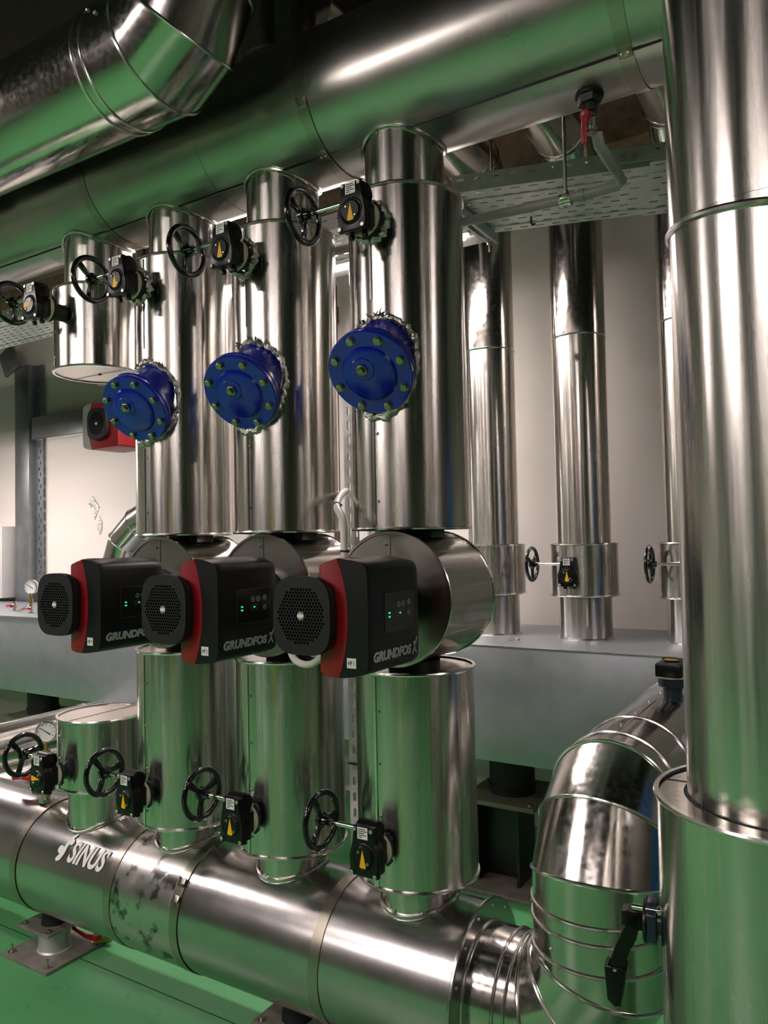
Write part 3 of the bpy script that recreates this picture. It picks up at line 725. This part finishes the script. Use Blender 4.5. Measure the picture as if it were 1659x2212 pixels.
prism(bm, [(.028, .03), (.03, .066), (.024, .078), (-.02, .08), (-.028, .05), (-.028, .03)][::-1], -.014, .014, m @ axes((0, 0, .012), (1, 0, 0), (0, 0, 1), (0, -1, 0)), .004)
hub = part('lever_hub', bm, BLKG, t)
# arm: curved channel hanging down, built as side walls and a web
def arm_poly(off): return [(.016, .05), (-.02, .052), (-.055, .058), (-.095, .074), (-.13, .083), (-.168, .088), (-.168, .124), (-.13, .117), (-.095, .107), (-.055, .094), (-.02, .082), (.016, .078)]
G = m @ axes((0, 0, 0), (1, 0, 0), (0, 0, 1), (0, -1, 0))
bm = BM(); prism(bm, arm_poly(0), .010, .014, G); prism(bm, arm_poly(0), -.014, -.010, G)
ap = arm_poly(0)
for k in range(6, 11):
    a, c = ap[k], ap[k + 1]; prism(bm, [a, c, (c[0], c[1] - .005), (a[0], a[1] - .005)], -.012, .012, G)
arm = part('lever_arm', bm, BLKG, t)
bm = BM(); prism(bm, [(-.150, .083), (-.262, .096), (-.268, .110), (-.252, .124), (-.150, .130)], .012, .019, G, .002); prism(bm, [(-.150, .083), (-.262, .096), (-.268, .110), (-.252, .124), (-.150, .130)], -.019, -.012, G, .002)
prism(bm, [(-.150, .124), (-.254, .118), (-.252, .126), (-.150, .131)], -.016, .016, G); part('grip', bm, BLKG, arm)
bm = BM(); cyl(bm, .004, -.0205, .0205, G @ T(-.156, .107, 0), 12); part('grip_pin', bm, CHROME, arm)

# ------------------------------------------------------------------ gored elbows
def gored(name, label, paths, r, mats, bead_r=.0045, extra=None):
    t = thing(name, label, 'pipe'); rings = None
    bm = BM(); rings = mitre(bm, paths, r, 80); part('jacket', bm, mats, t, 8)
    for k, rg in enumerate(rings):
        if extra and k not in extra: continue
        c = sum(rg, Vector()) / len(rg); bm = BM(); tube(bm, [c + (q - c) * (1 + .001 / r) for q in rg], bead_r, 8, True); part('swage_bead', bm, BEAD, t)
    return t
# low elbow: leaves the header end, turns up, then turns away to the back
ex, er = -.59, .165
p = [(-.902, YC, ZL), (-.82, YC, ZL)] + [tuple(q) for q in arc((ex - .2, YC, ZL + .2), (0, 0, -1), (1, 0, 0), .2, 3)] + [(ex, YC, .66)] + [tuple(q) for q in arc((ex, YC + .2, .70), (0, -1, 0), (0, 0, 1), .2, 3)] + [(ex, 2.34, .9), (ex, 3.0, .9)]
lowelb = gored('elbow_pipe', 'shiny gored elbow pipe curving from the low header end up and away', p, er, ALU)
for k in range(3):
    bm = BM(); box(bm, (0, 0, 0), (.003, .1, .05)); bm.free()
bm = BM(); tube(bm, [(ex, 2.2 + .1 * k, .9 + er) for k in range(9)], .003, 6); part('lap_seam', bm, BEAD, lowelb)
for k in range(5):
    bm = BM(); screw(bm, frame((ex - .012, 2.24 + .17 * k, .9 + er - .001), (0, 0, 1)), .005); part('screw', bm, ZINC, lowelb)
for k, z in enumerate((.62, .585, .53, .50)):
    an = math.radians(-118 + (k % 2) * 8); bm = BM(); screw(bm, frame((ex + er * math.cos(an), YC + er * math.sin(an), z), (math.cos(an), math.sin(an), 0)), .0045); part('screw', bm, ZINC, lowelb)
t = thing('gear_valve', 'black valve gearbox on blue-grey neck on top of the low elbow pipe', 'valve', (ex + .045, 2.66, 1.06))
bm = BM(); cyl(bm, .03, 0, .05, I4, 24); cyl(bm, .045, .045, .075, I4, 28, None, .004); part('mounting_neck', bm, BLKB, t)
bm = BM(); cyl(bm, .046, .075, .082, I4, 32); part('gasket', bm, CREAM, t)
bm = BM(); box(bm, (0, 0, .105), (.084, .125, .044), .006); cyl(bm, .027, -.04, .04, frame((0, .055, .105), (1, 0, 0)), 24); g = part('gearbox', bm, BLKG, t)
bm = BM(); cyl(bm, .026, .127, .132, I4, 32); dl = part('dial', bm, BLKG, g)
bm = BM(); prism(bm, [(-.022, -.009), (-.022, .009), (.02, 0)], .132, .1335, I4); part('indicator', bm, YEL, dl)

# overhead elbow pipe (left top)
AY, AZ = 1.45, 2.96
p = [(-8.4, AY, AZ), (-1.76, AY, AZ), (-1.66, AY, AZ)] + [tuple(q) for q in arc((-1.65, AY, AZ + .17), (0, 0, -1), (1, 0, 0), .17, 3)][1:] + [(-1.48, AY, 3.45), (-1.48, AY, ZC)]
aelb = gored('elbow_pipe', 'shiny overhead elbow pipe in front of the header, turning up to the ceiling', p, .165, ALU, extra=(1, 3, 4, 5, 6))
for k, an in enumerate((118, 133, 150, 163)):
    a = math.radians(an); bm = BM(); screw(bm, frame((-1.715 + (k % 2) * .05, AY + .166 * math.cos(a), AZ + .166 * math.sin(a)), (0, math.cos(a), math.sin(a))), .006); part('screw', bm, ZINC, aelb)
bm = BM(); tube(bm, [(-1.725, AY + .166 * math.cos(a), AZ + .166 * math.sin(a)) for a in [2 * PI * k / 72 for k in range(72)]], .004, 8, True); part('swage_bead', bm, BEAD, aelb)

# ------------------------------------------------------------------ tank and its pipes behind
TY, TD, TZ0, TZ1 = 3.1, .87, .635, 1.13
t = thing('buffer_tank', 'long galvanised sheet steel box tank across the back on black feet', 'tank')
bm = BM(); box(bm, (-4.2, TY + TD / 2, (TZ0 + TZ1) / 2), (8.0, TD, TZ1 - TZ0), .004); part('casing', bm, TANK, t)
bm = BM(); box(bm, (-4.2, TY - .002, TZ1 + .002), (8.0, .01, .006)); part('top_edge', bm, BEAD, t)
def tank_foot(x, y, label):
    t = thing('tank_foot', label, 'support', (x, y, 0), 'tank feet')
    bm = BM(); box(bm, (0, 0, .01), (.36, .4, .02), .002); part('base_plate', bm, RUST, t)
    bm = BM(); box(bm, (-.04, 0, .21), (.2, .012, .38)); box(bm, (-.14, 0, .21), (.014, .2, .38)); box(bm, (.06, 0, .21), (.014, .2, .38)); part('post', bm, STEELK, t)
    bm = BM(); box(bm, (0, 0, .41), (.36, .4, .02), .002); pl = part('top_plate', bm, newmat('dark dusty plate', '#6d6857', .5, .2) if 'dark dusty plate' not in bpy.data.materials else bpy.data.materials['dark dusty plate'], t)
    bm = BM(); cyl(bm, .105, .42, .635, I4, 40); cyl(bm, .112, .45, .46, I4, 40); part('rubber_mount', bm, RUB, t)
    for q in ((-.15, -.17), (.15, -.17), (-.15, .17), (.15, .17)):
        bm = BM(); hexhead(bm, T(q[0], q[1], .42), .011, .009, .015); part('bolt', bm, ZINC, pl)
        bm = BM(); hexhead(bm, T(q[0], q[1], .02), .011, .009, .015); part('anchor', bm, ZINC, t)
tank_foot(-1.43, 3.40, 'black steel foot under the tank, beside the low elbow pipe')
tank_foot(-5.0, 3.40, 'black steel foot under the far end of the tank, behind pipes')
BX = [-1.575, -1.115, -.62]
wh = ['nearest the pumps', 'in the middle of three, with yellow pointer', 'behind the big front pipe']
for i, x in enumerate(BX):
    y = 3.58; r = .125
    t = thing('insulated_pipe', 'aluminium clad pipe on the tank top, %s' % wh[i], 'pipe', (0, 0, 0), 'pipes standing on the tank')
    bm = BM(); lathe(bm, [(r * .98, 1.131), (r * .98, 1.33)], T(x, y, 0), 80); part('foot_jacket', bm, ALZ, t)
    j = jacket(x, y, .155, 1.33, 1.565, t, ALU, ALU, name='valve_drum'); seam(x, y, .155, 1.34, 1.555, math.radians(-105), j, 2)
    zr = 2.54
    bm = BM(); lathe(bm, [(r, 1.565), (r, 2.0), (r, zr)], T(x, y, 0), 80); part('jacket', bm, ALZ, t)
    zz_ = 3.47
    pts = [(x, y, zr), (x, y, zz_ - .2)] + [tuple(q) for q in arc((x, y - .2, zz_ - .2), (0, 1, 0), (0, 0, 1), .2, 2)][1:] + [(x, 2.4, zz_)] + ([tuple(q) for q in arc((x, 2.14, zz_ - .2), (0, 0, 1), (0, -1, 0), .2, 2)] + [(x, YC, 3.165)])
    bm = BM(); rg = mitre(bm, pts, r + .001, 64); part('upper_jacket', bm, ALU, t, 8)
    for k in (0, 1, 2, 3, 4):
        bm = BM(); tube(bm, [q for q in rg[k]], .0045, 8, True); part('swage_bead', bm, BEAD, t)
    bm = BM(); lathe(bm, [(r - .002, 1.131), (r + .006, 1.131), (r + .003, 1.137), (r - .002, 1.137)], T(x, y, 0), 80); part('foot_bead', bm, BEAD, t)
gear_valve('small black handwheel valve on the middle pipe of the tank', (-1.128, 3.365, 1.428), (-1.304, 3.40, 1.478), .07, .6, 0, 'valves on the tank pipes')
gear_valve('small black handwheel reaching out behind the big front pipe', (-.575, 3.365, 1.428), (-.775, 3.40, 1.478), .07, 1.2, 0, 'valves on the tank pipes')
t = thing('insulated_pipe', 'horizontal aluminium clad pipe along the back wall behind the tank pipes', 'pipe')
bm = BM(); rg = mitre(bm, [(-2.4, 3.86, ZC), (-2.4, 3.86, 1.68), (-.86, 3.86, 1.68)] + [tuple(q) for q in arc((-.85, 3.86, 1.88), (0, 0, -1), (1, 0, 0), .2, 3)][1:] + [(-.65, 3.86, 3.3)], .095, 64); part('jacket', bm, ALU, t, 8)
for k in (1, 2, 3, 4):
    bm = BM(); tube(bm, rg[k], .004, 8, True); part('swage_bead', bm, BEAD, t)
bm = BM(); box(bm, (-1.36, 3.3, 1.132), (.045, .014, .004)); hexhead(bm, T(-1.35, 3.31, 1.134), .012, .01); single('loose_bolt', bm, ZINC, 'small loose bolt and clip lying on the tank top', 'bolt')

# pipes and bits over the far end of the tank
t = thing('elbow_pipe', 'small shiny elbow pipe rising from the tank top by the far pump', 'pipe')
bm = BM(); rg = mitre(bm, [(-4.33, 3.55, 1.131), (-4.33, 3.55, 1.5), (-4.28, 3.55, 1.62), (-4.13, 3.55, 1.74), (-3.6, 3.55, 1.98)], .125, 64); part('jacket', bm, ALU, t, 8)
for k in (1, 2, 3):
    bm = BM(); tube(bm, rg[k], .004, 8, True); part('swage_bead', bm, BEAD, t)
bm = BM(); lathe(bm, [(.13, 1.131), (.13, 2.2), (.13, ZC)], T(-3.75, 3.42, 0), 64); single('insulated_pipe', bm, ALZ, 'vertical aluminium clad pipe behind the grey and red pump', 'pipe')
t = thing('insulated_stub', 'small clad stub with flat pale end hanging behind the larger drum', 'pipe')
jacket(-3.22, 2.62, .105, 2.43, 3.2, t, CAPW, ALU)
bm = BM(); cyl(bm, .09, 3.2, ZC, T(-3.22, 2.62, 0), 48); part('neck_jacket', bm, ALZ, t)
def gauge(loc, s, label, face=(0.45, -1, 0)):
    t = thing('pressure_gauge', label, 'gauge', loc)
    m = frame((0, 0, .085 * s), face, (0, 0, 1))
    bm = BM(); lathe(bm, [(0, -.02 * s), (.03 * s, -.02 * s), (.032 * s, -.016 * s), (.032 * s, .004 * s), (.029 * s, .006 * s), (.028 * s, .002 * s)], m, 40); ca = part('case', bm, CHROME, t)
    bm = BM(); cyl(bm, .028 * s, .0015 * s, .002 * s, m, 40); part('dial', bm, DIAL, ca)
    bm = BM(); stroke(bm, [(-.008 * s, -.012 * s, 1), (.012 * s, .018 * s, .4)], .003 * s, .002 * s, .0035 * s, m)
    for k in range(9):
        a = math.radians(-120 + 30 * k); stroke(bm, [(.02 * s * math.cos(a), .02 * s * math.sin(a)), (.025 * s * math.cos(a), .025 * s * math.sin(a))], .0014 * s, .002 * s, .003 * s, m)
    part('needle', bm, INK, ca)
    bm = BM(); cyl(bm, .006 * s, 0, .056 * s, I4, 14); cyl(bm, .011 * s, .012 * s, .03 * s, I4, 6); part('stem', bm, BRASS, t)
    return t
def ball_valve(loc, s, hm, label, yaw=0.0, up=False):
    t = thing('ball_valve', label, 'valve', loc, None, (0, 0, yaw))
    bm = BM(); cyl(bm, .02 * s, 0, .01 * s, I4, 6); cyl(bm, .011 * s, .01 * s, .024 * s, I4, 18); lathe(bm, [(.011 * s, .022 * s), (.017 * s, .028 * s), (.018 * s, .04 * s), (.017 * s, .052 * s), (.011 * s, .058 * s)], I4, 24); cyl(bm, .014 * s, .055 * s, .075 * s, I4, 6); part('body', bm, NICK, t)
    bm = BM()
    if up: prism(bm, [(-.008 * s, .04 * s), (.008 * s, .04 * s), (.009 * s, .115 * s), (.014 * s, .125 * s), (-.012 * s, .125 * s), (-.009 * s, .115 * s)], .02 * s, .025 * s, FACEY((0, 0, 0)), .001)
    else:
        tube(bm, [(0, -.024 * s, .042 * s), (-.03 * s, -.028 * s, .044 * s), (-.062 * s, -.03 * s, .04 * s)], [.010 * s, .007 * s, .008 * s], 10); cyl(bm, .011 * s, .015 * s, .03 * s, frame((0, 0, .042 * s), (0, -1, 0)), 16)
    part('handle', bm, hm, t)
    return t
gauge((-5.02, 3.32, 1.185), 1.55, 'small round pressure gauge on the tank top near the wall')
ball_valve((-5.02, 3.32, 1.13), .8, HRED, 'tiny red handled valve under the gauge on the tank top', 0.4)
ball_valve((-5.28, 3.36, 1.13), 1.0, HRED, 'tiny red handled valve on the tank top beside the grey cabinet', -.2)
bm = BM(); tube(bm, [(-5.02, 3.33, 1.23), (-5.10, 3.34, 1.17), (-5.2, 3.34, 1.135)], .008, 8); single('strut_rod', bm, ZINC, 'thin slanting steel rod beside the gauge on the tank top', 'rod')
gauge((-2.905, 1.99, .72), 1.35, 'round pressure gauge behind the far handwheel over the low header', (.8, -1, .1))
ball_valve((-2.905, 1.96, .595), 1.55, HRED, 'red handled ball valve on the low header under the gauge', .1)
ball_valve((-2.775, 1.90, .596), 1.45, YEL, 'brass valve with upright yellow handle on the low header', 0, True)

# ------------------------------------------------------------------ pipes at far left behind the low header
for k, (x, z, y0, lb) in enumerate(((-3.98, .53, 2.62, 'low clad pipe running back under the tank, upper of two'), (-3.62, .42, 2.35, 'low clad pipe running back under the tank, lower of two'))):
    t = thing('insulated_pipe', lb, 'pipe', (0, 0, 0), 'low pipes under the tank')
    bm = BM(); lathe(bm, [(0, y0 - .6), (.125, y0 - .6), (.125, y0 + .4), (.125, 4.0), (0, 4.0)], frame((x, 0, z), (0, 1, 0)), 64); j = part('jacket', bm, ALY, t)
    for yb_ in (y0 - .55, y0 + .35):
        bm = BM(); tube(bm, [(x + .126 * math.cos(a), yb_, z + .126 * math.sin(a)) for a in [2 * PI * q / 60 for q in range(60)]], .0045, 8, True); part('swage_bead', bm, BEAD, t)
    bm = BM(); tube(bm, [(x + .02, yy, z + .1245) for yy in (y0 - .5, 3.9)], .003, 6); part('lap_seam', bm, BEAD, t)

# ------------------------------------------------------------------ header supports on the floor
def header_foot(x, label):
    t = thing('header_foot', label, 'support', (x, YC, 0), 'header feet')
    bm = BM(); box(bm, (0, 0, .006), (.285, .272, .012), .0015); part('base_plate', bm, RUST, t)
    bm = BM(); lathe(bm, [(.066, .012), (.0605, .018), (.06, .06), (.06, .105)], I4, 48); part('stand_tube', bm, TRAY, t)
    bm = BM(); box(bm, (-.01, -.0, .109), (.20, .185, .009), .001); pl = part('top_plate', bm, RUST, t)
    bm = BM(); lathe(bm, [(0, .1135), (.05, .1135), (.046, .14), (.046, .155), (.05, .181), (0, .181)], I4, 40); part('rubber_mount', bm, RUB, t)
    for q in ((-.085, -.07), (.065, -.07), (-.085, .07), (.065, .07)):
        bm = BM(); hexhead(bm, T(q[0], q[1], .1135), .009, .007, .0135); part('bolt', bm, ZINC, pl)
    for q in ((-.115, -.108), (.11, -.108), (-.115, .108), (.11, .108)):
        bm = BM(); cyl(bm, .016, .012, .0145, T(q[0], q[1], 0), 20); hexhead(bm, T(q[0], q[1], .0145), .009, .008); cyl(bm, .0045, .02, .042, T(q[0], q[1], 0), 10); part('anchor', bm, ZINC, t)
header_foot(-2.785, 'steel foot with square base plate under the low header, below the painted name')
header_foot(-1.56, 'steel foot under the low header at the bottom edge of the view')
t = thing('drain_valve', 'red lever drain valve lying low at the corner of the foot plate', 'valve', (-2.66, 2.04, .0))
bm = BM(); cyl(bm, .012, .012, .04, I4, 16); cyl(bm, .02, -.03, .03, frame((.02, .02, .03), (.6, .8, 0)), 14); part('body', bm, BRASS, t)
bm = BM(); tube(bm, [(0.015, -.01, .04), (-.03, -.025, .043), (-.085, -.03, .056), (-.105, -.03, .062)], [.013, .009, .006, .0085], 10); cyl(bm, .017, .034, .054, T(.012, -.008, 0), 16); part('handle', bm, HRED, t)

# ------------------------------------------------------------------ cable trays, rods, grey pipe, channel
def slots(x0, x1, ys, pitch, ln, wd, stagger=True):
    out = []
    for r_, y in enumerate(ys):
        x = x0 + pitch * (.6 if stagger and r_ % 2 else .1)
        while x + ln < x1:
            out.append([(x, y - wd / 2), (x + ln, y - wd / 2), (x + ln, y + wd / 2), (x, y + wd / 2)]); x += pitch
    return out
def tray(length, width, label, loc, rz, deep=.055):
    t = thing('cable_tray', label, 'cable tray', loc, 'perforated cable trays', (0, 0, rz))
    ys = [width * (k + .5) / 9 for k in range(9)]
    bm = curve_mesh([[(0, 0), (length, 0), (length, width), (0, width)]] + slots(.01, length, ys, .056, .028, .009), .0008, I4); part('tray_base', bm, TRAY, t)
    for y, s in ((0, 1), (width, -1)):
        bm = curve_mesh([[(0, 0), (length, 0), (length, deep), (0, deep)]] + slots(.01, length, [deep * .68], .056, .022, .006), .0008, axes((0, y, 0), (1, 0, 0), (0, 0, 1), (0, -1, 0)))
        part('side_flange', bm, TRAY, t)
    for y in (.18 * width, .86 * width):
        bm = BM(); tube(bm, [(0, y, -.001), (length, y, -.001)], .003, 6); part('stiffening_rib', bm, TRAY, t)
    return t
an = math.radians(16.5)
tr = tray(.60, .36, 'perforated galvanised cable tray under the header, beside the nearest tall riser', (-1.075, 2.185, 2.71), an)
tray(1.2, .40, 'perforated cable tray section joined on beyond the black joint line', (-1.075 + .605 * math.cos(an), 2.165 + .605 * math.sin(an), 2.712), an)
tray(5.5, .30, 'long perforated cable tray behind the tall risers, running under the header', (-6.6, 2.20, 2.71), 0)
t = thing('splice_plate', 'slotted splice plate bolted across the joint of the two cable trays', 'plate', (-.49, 2.338, 2.737), None, (0, 0, an))
bm = curve_mesh([[(-.12, -.02), (.12, -.02), (.12, .026), (-.12, .026)]] + slots(-.1, .1, [.012], .05, .018, .006), .001, axes((0, -.004, 0), (1, 0, 0), (0, 0, 1), (0, -1, 0))); part('plate', bm, TRAY, t)
for q in (-.085, -.05, .05, .085):
    bm = BM(); hexhead(bm, frame((q, -.006, -.004), (0, -1, 0)), .008, .006, .01); part('bolt', bm, ZINC, t)
for k, (c, lb) in enumerate((((-.93, 2.50, 2.706), 'small black hook hanging from the near cable tray'), ((-.45, 2.66, 2.706), 'small black hook hanging from the further cable tray'))):
    bm = BM(); tube(bm, [(c[0], c[1], c[2] + .003), (c[0], c[1], c[2] - .018), (c[0] + .006, c[1] - .004, c[2] - .028), (c[0] + .016, c[1] - .004, c[2] - .026)], .0035, 8); single('tray_hook', bm, RUB, lb, 'hook', 'tray hooks')
t = thing('strut_channel', 'short steel channel with hanging bolt end under the near cable tray', 'channel', (-1.10, 2.0, 2.672))
bm = BM(); box(bm, (-.018, .28, .015), (.003, .56, .03)); box(bm, (.018, .28, .015), (.003, .56, .03)); box(bm, (0, .28, .031), (.039, .56, .003)); box(bm, (-.0125, .28, .0), (.008, .56, .003)); box(bm, (.0125, .28, .0), (.008, .56, .003)); part('channel', bm, TRAY, t)
bm = BM(); cyl(bm, .004, -.04, .03, T(0, .53, 0), 10); hexhead(bm, T(0, .53, -.014), .009, .008); part('bolt_end', bm, ZINC, t)
single('threaded_rod', cyl(BM(), .0055, 2.6, 3.9, T(-.708, 2.195, 0), 12), ZINC, 'thin steel hanger rod holding the grey pipe clamp', 'rod', 'hanger rods')
single('threaded_rod', cyl(BM(), .0045, 2.74, 3.9, T(-1.0, 2.33, 0), 12), ZINC, 'thin steel hanger rod above the near end of the cable tray', 'rod', 'hanger rods')
gz = 2.60
bm = BM(); tube(bm, [(-.545, 1.96, 2.645), (-.541, 1.965, 2.615), (-.535, 1.99, gz + .003), (-.535, 2.1, gz), (-.537, 2.165, gz), (-.56, 2.19, gz), (-.64, 2.192, gz - .001), (-1.6, 2.20, gz + .03)], .0145, 18); gp = single('drain_pipe', bm, GPVC, 'grey plastic drain pipe running under the cable tray from the red valve', 'pipe', None, 60)
bm = BM(); cyl(bm, .018, -.008, .008, frame((-.66, 2.192, gz), (1, 0, 0)), 20); c2 = part('coupling', bm, GPVC, gp)
t = thing('pipe_clamp', 'bright steel clamp gripping the grey drain pipe below the hanger rod', 'clamp', (-.708, 2.194, gz - .002))
bm = BM()
for q in (-.012, .012): lathe(bm, [(.0148, q - .005), (.019, q - .005), (.019, q + .005), (.0148, q + .005)], frame((0, 0, 0), (1, 0, 0)), 24)
lathe(bm, [(.0146, -.009), (.0165, -.009), (.0165, .009), (.0146, .009)], frame((0, 0, 0), (1, 0, 0)), 24); part('ring', bm, CHROME, t)
bm = BM(); hexhead(bm, T(0, 0, .018), .009, .012); box(bm, (0, .02, 0), (.022, .008, .006), .001); box(bm, (0, -.02, 0), (.022, .008, .006), .001); part('lug', bm, ZINC, t)
t = thing('ball_valve', 'red lever ball valve under the overhead header, at the grey drain pipe', 'valve', (-.556, YC, 2.738))
bm = BM(); cyl(bm, .036, -.008, .0, T(0, 0, .004), 24); cyl(bm, .03, -.022, -.004, I4, 6, .034); cyl(bm, .019, -.044, -.02, I4, 24); part('union', bm, DARKF, t)
bm = BM(); cyl(bm, .014, -.06, -.04, I4, 6); lathe(bm, [(.012, -.055), (.0175, -.062), (.0175, -.085), (.012, -.092)], I4, 20); cyl(bm, .014, -.098, -.09, I4, 6); part('body', bm, NICK, t)
bm = BM(); cyl(bm, .013, .016, .03, frame((0, 0, -.058), (-.25, -1, 0)), 20, None, .002); hb = part('handle_hub', bm, HRED, t)
bm = BM(); hexhead(bm, frame((-.007, -.029, -.058), (-.25, -1, 0)), .006, .005); part('nut', bm, ZINC, hb)
bm = BM(); tube(bm, [(-.006, -.026, -.062), (-.008, -.028, -.09), (-.01, -.028, -.125), (-.009, -.027, -.132)], [.0085, .0065, .0075, .006], 10); part('lever', bm, HRED, t)
# upright perforated channel between the risers
t = thing('strut_channel', 'upright perforated steel channel standing between the risers of HP 1 and HP 2', 'channel', (-1.586, 2.32, 0))
sl = [[(-.006, z), (.006, z), (.006, z + .03), (-.006, z + .03)] for z in [.05 + .056 * k for k in range(37)]]
bm = curve_mesh([[(-.02, 0), (.02, 0), (.02, 2.15), (-.02, 2.15)]] + sl, .0012, FACEY((0, 0, 0))); part('web', bm, TRAY, t)
for s in (-.02, .02):
    bm = curve_mesh([[(0, 0), (.03, 0), (.03, 2.15), (0, 2.15)]] + [[(.01, z), (.02, z), (.02, z + .025), (.01, z + .025)] for z in [.05 + .056 * k for k in range(37)]], .001, FACEX((s, 0, 0))); part('lip', bm, TRAY, t)
for k, z in enumerate((.80, 1.22)):
    bm = BM(); box(bm, (-1.586, 2.316, z), (.048, .01, .006), .001); single('cable_tie', bm, RUB, ('black tie low on the upright perforated channel', 'black tie high on the upright perforated channel')[k], 'cable tie', 'cable ties')

# ------------------------------------------------------------------ things on the back wall
YW = 4.1
t = thing('wall_trunking', 'tall galvanised trunking with slotted edge rising on the back wall by the grey cabinet', 'trunking')
bm = BM(); box(bm, (-6.17, YW - .05, 2.1), (.2, .1, 2.15), .002); part('trunk_cover', bm, TRUNK, t)
bm = curve_mesh([[(-.05, 0), (.05, 0), (.05, 2.15), (-.05, 2.15)]] + [[(-.012 + .02 * (k % 2), z), (.0 + .02 * (k % 2), z), (.0 + .02 * (k % 2), z + .03), (-.012 + .02 * (k % 2), z + .03)] for k, z in enumerate([.03 + .05 * q for q in range(42)])], .0012, FACEY((-6.02, YW - .03, 1.025))); part('slotted_edge', bm, TRUNK, t)
bm = BM(); box(bm, (-6.3, YW - .12, 3.24), (.2, .03, .22), .002, T(-6.3, 4, 3.2) @ Matrix.Rotation(math.radians(-24), 4, 'Y') @ T(6.3, -4, -3.2)); part('bent_end', bm, TRUNK, t)
t = thing('wall_trunking', 'horizontal galvanised trunking leading along the back wall to the grey pump', 'trunking')
bm = BM(); box(bm, (-5.2, YW - .06, 2.61), (1.6, .12, .19), .003); part('trunk_cover', bm, TRUNK, t)
bm = BM(); box(bm, (-5.2, YW - .065, 2.512), (1.6, .13, .006)); part('lower_lip', bm, BEAD, t)
t = thing('control_cabinet', 'light grey wall cabinet at the far end of the wall, above the tank', 'cabinet')
bm = BM(); box(bm, (-6.79, YW - .105, 1.47), (.98, .2, .62), .006); part('body', bm, GREYCAB, t)
bm = BM(); box(bm, (-6.79, YW - .21, 1.47), (.93, .012, .57), .003); part('door', bm, GREYCAB, t)
for k, (c, pts, lb) in enumerate((((-5.33, 1.915), [(-.08, .02), (-.02, .09), (.06, .0), (.0, -.11), (-.01, -.03)], 'torn silver foil scrap on the back wall, larger and higher'), ((-5.27, 1.76), [(-.03, .0), (0, .08), (.035, .03), (.03, -.04), (.0, -.075)], 'torn silver foil scrap on the back wall, smaller and lower'))):
    bm = BM(); prism(bm, pts, 0, .006, FACEY((c[0], YW, c[1]))); single('foil_scrap', bm, FOIL, lb, 'foil', 'foil scraps')
bm = BM(); cyl(bm, .022, 1.0, 3.24, T(-2.83, 4.0, 0), 18); cyl(bm, .032, 3.0, 3.1, T(-2.83, 4.0, 0), 18); single('riser_pipe', bm, BROWN, 'thin dark brown pipe on the back wall below the bright luminaire', 'pipe')

# ------------------------------------------------------------------ luminaires
def luminaire(x, y, z, ln, along, label):
    t = thing('luminaire', label, 'lamp', (x, y, z), 'ceiling luminaires', (0, 0, 0 if along == 'x' else PI / 2))
    bm = BM(); box(bm, (0, 0, .03), (ln, .42, .05), .004); part('housing', bm, GREYCAB, t)  # made wide to cut the light off above lamp height
    bm = BM(); box(bm, (0, 0, -.012), (ln - .04, .14, .03), .008); part('diffuser', bm, TUBE, t)
    for s in (-1, 1):
        bm = BM(); cyl(bm, .003, .055, ZC - z, T(s * ln * .25, 0, 0), 8); part('suspension', bm, ZINC, t)
for k, (x, y, z, ln, al) in enumerate(LAMPS):
    luminaire(x, y, z, ln, al, 'long white hanging luminaire out of view, standing in for the room lighting')
luminaire(-2.25, 2.95, 2.93, 1.7, 'x', 'bright white luminaire glimpsed between the tall risers of HP 1 and HP 2')

# ------------------------------------------------------------------ unseen stand-ins added around the room for the metal to reflect
t = thing('reflection_vessel', 'unseen blue vessel beside the big front pipe, stand-in for a reflected blue object', 'tank', (1.0, 2.65, 0))  # unseen vessel added for the blue streaks in the cladding
bm = BM(); lathe(bm, [(0, .12), (.24, .12), (.28, .2), (.28, 1.9), (.24, 2.02), (0, 2.06)], I4, 48); part('shell', bm, newmat('vessel blue', '#1c5f9e', .35), t)
bm = BM(); cyl(bm, .22, 0, .12, I4, 32); part('plinth', bm, STEELK, t)
t = thing('control_cabinet', 'unseen yellow stand-in cabinet behind the camera, added for its reflection', 'cabinet', (-.9, Y0 + .31, 0))  # unseen cabinet added to give the metal a yellow streak
bm = BM(); box(bm, (0, 0, 1.0), (.5, .6, 2.0), .01); part('body', bm, newmat('cabinet yellow', '#a89a20', .45), t)
bm = BM(); box(bm, (0, .305, 1.0), (.44, .012, 1.9), .003); part('door', bm, bpy.data.materials['cabinet yellow'], t)
for k, x in enumerate((-3.4, -1.9, 1.0)):
    t = thing('control_cabinet', 'unseen dark grey stand-in cabinet behind the camera, added for its reflection', 'cabinet', (x, Y0 + .31, 0), 'stand-in cabinets')  # unseen dark boxes added for contrast in the reflections
    bm = BM(); box(bm, (0, 0, 1.05), (.8, .6, 2.1), .01); part('body', bm, newmat('cabinet grey', '#3b3d3f', .45) if 'cabinet grey' not in bpy.data.materials else bpy.data.materials['cabinet grey'], t)
    bm = BM(); box(bm, (0, .305, 1.05), (.74, .012, 2.0), .003); part('door', bm, bpy.data.materials['cabinet grey'], t)
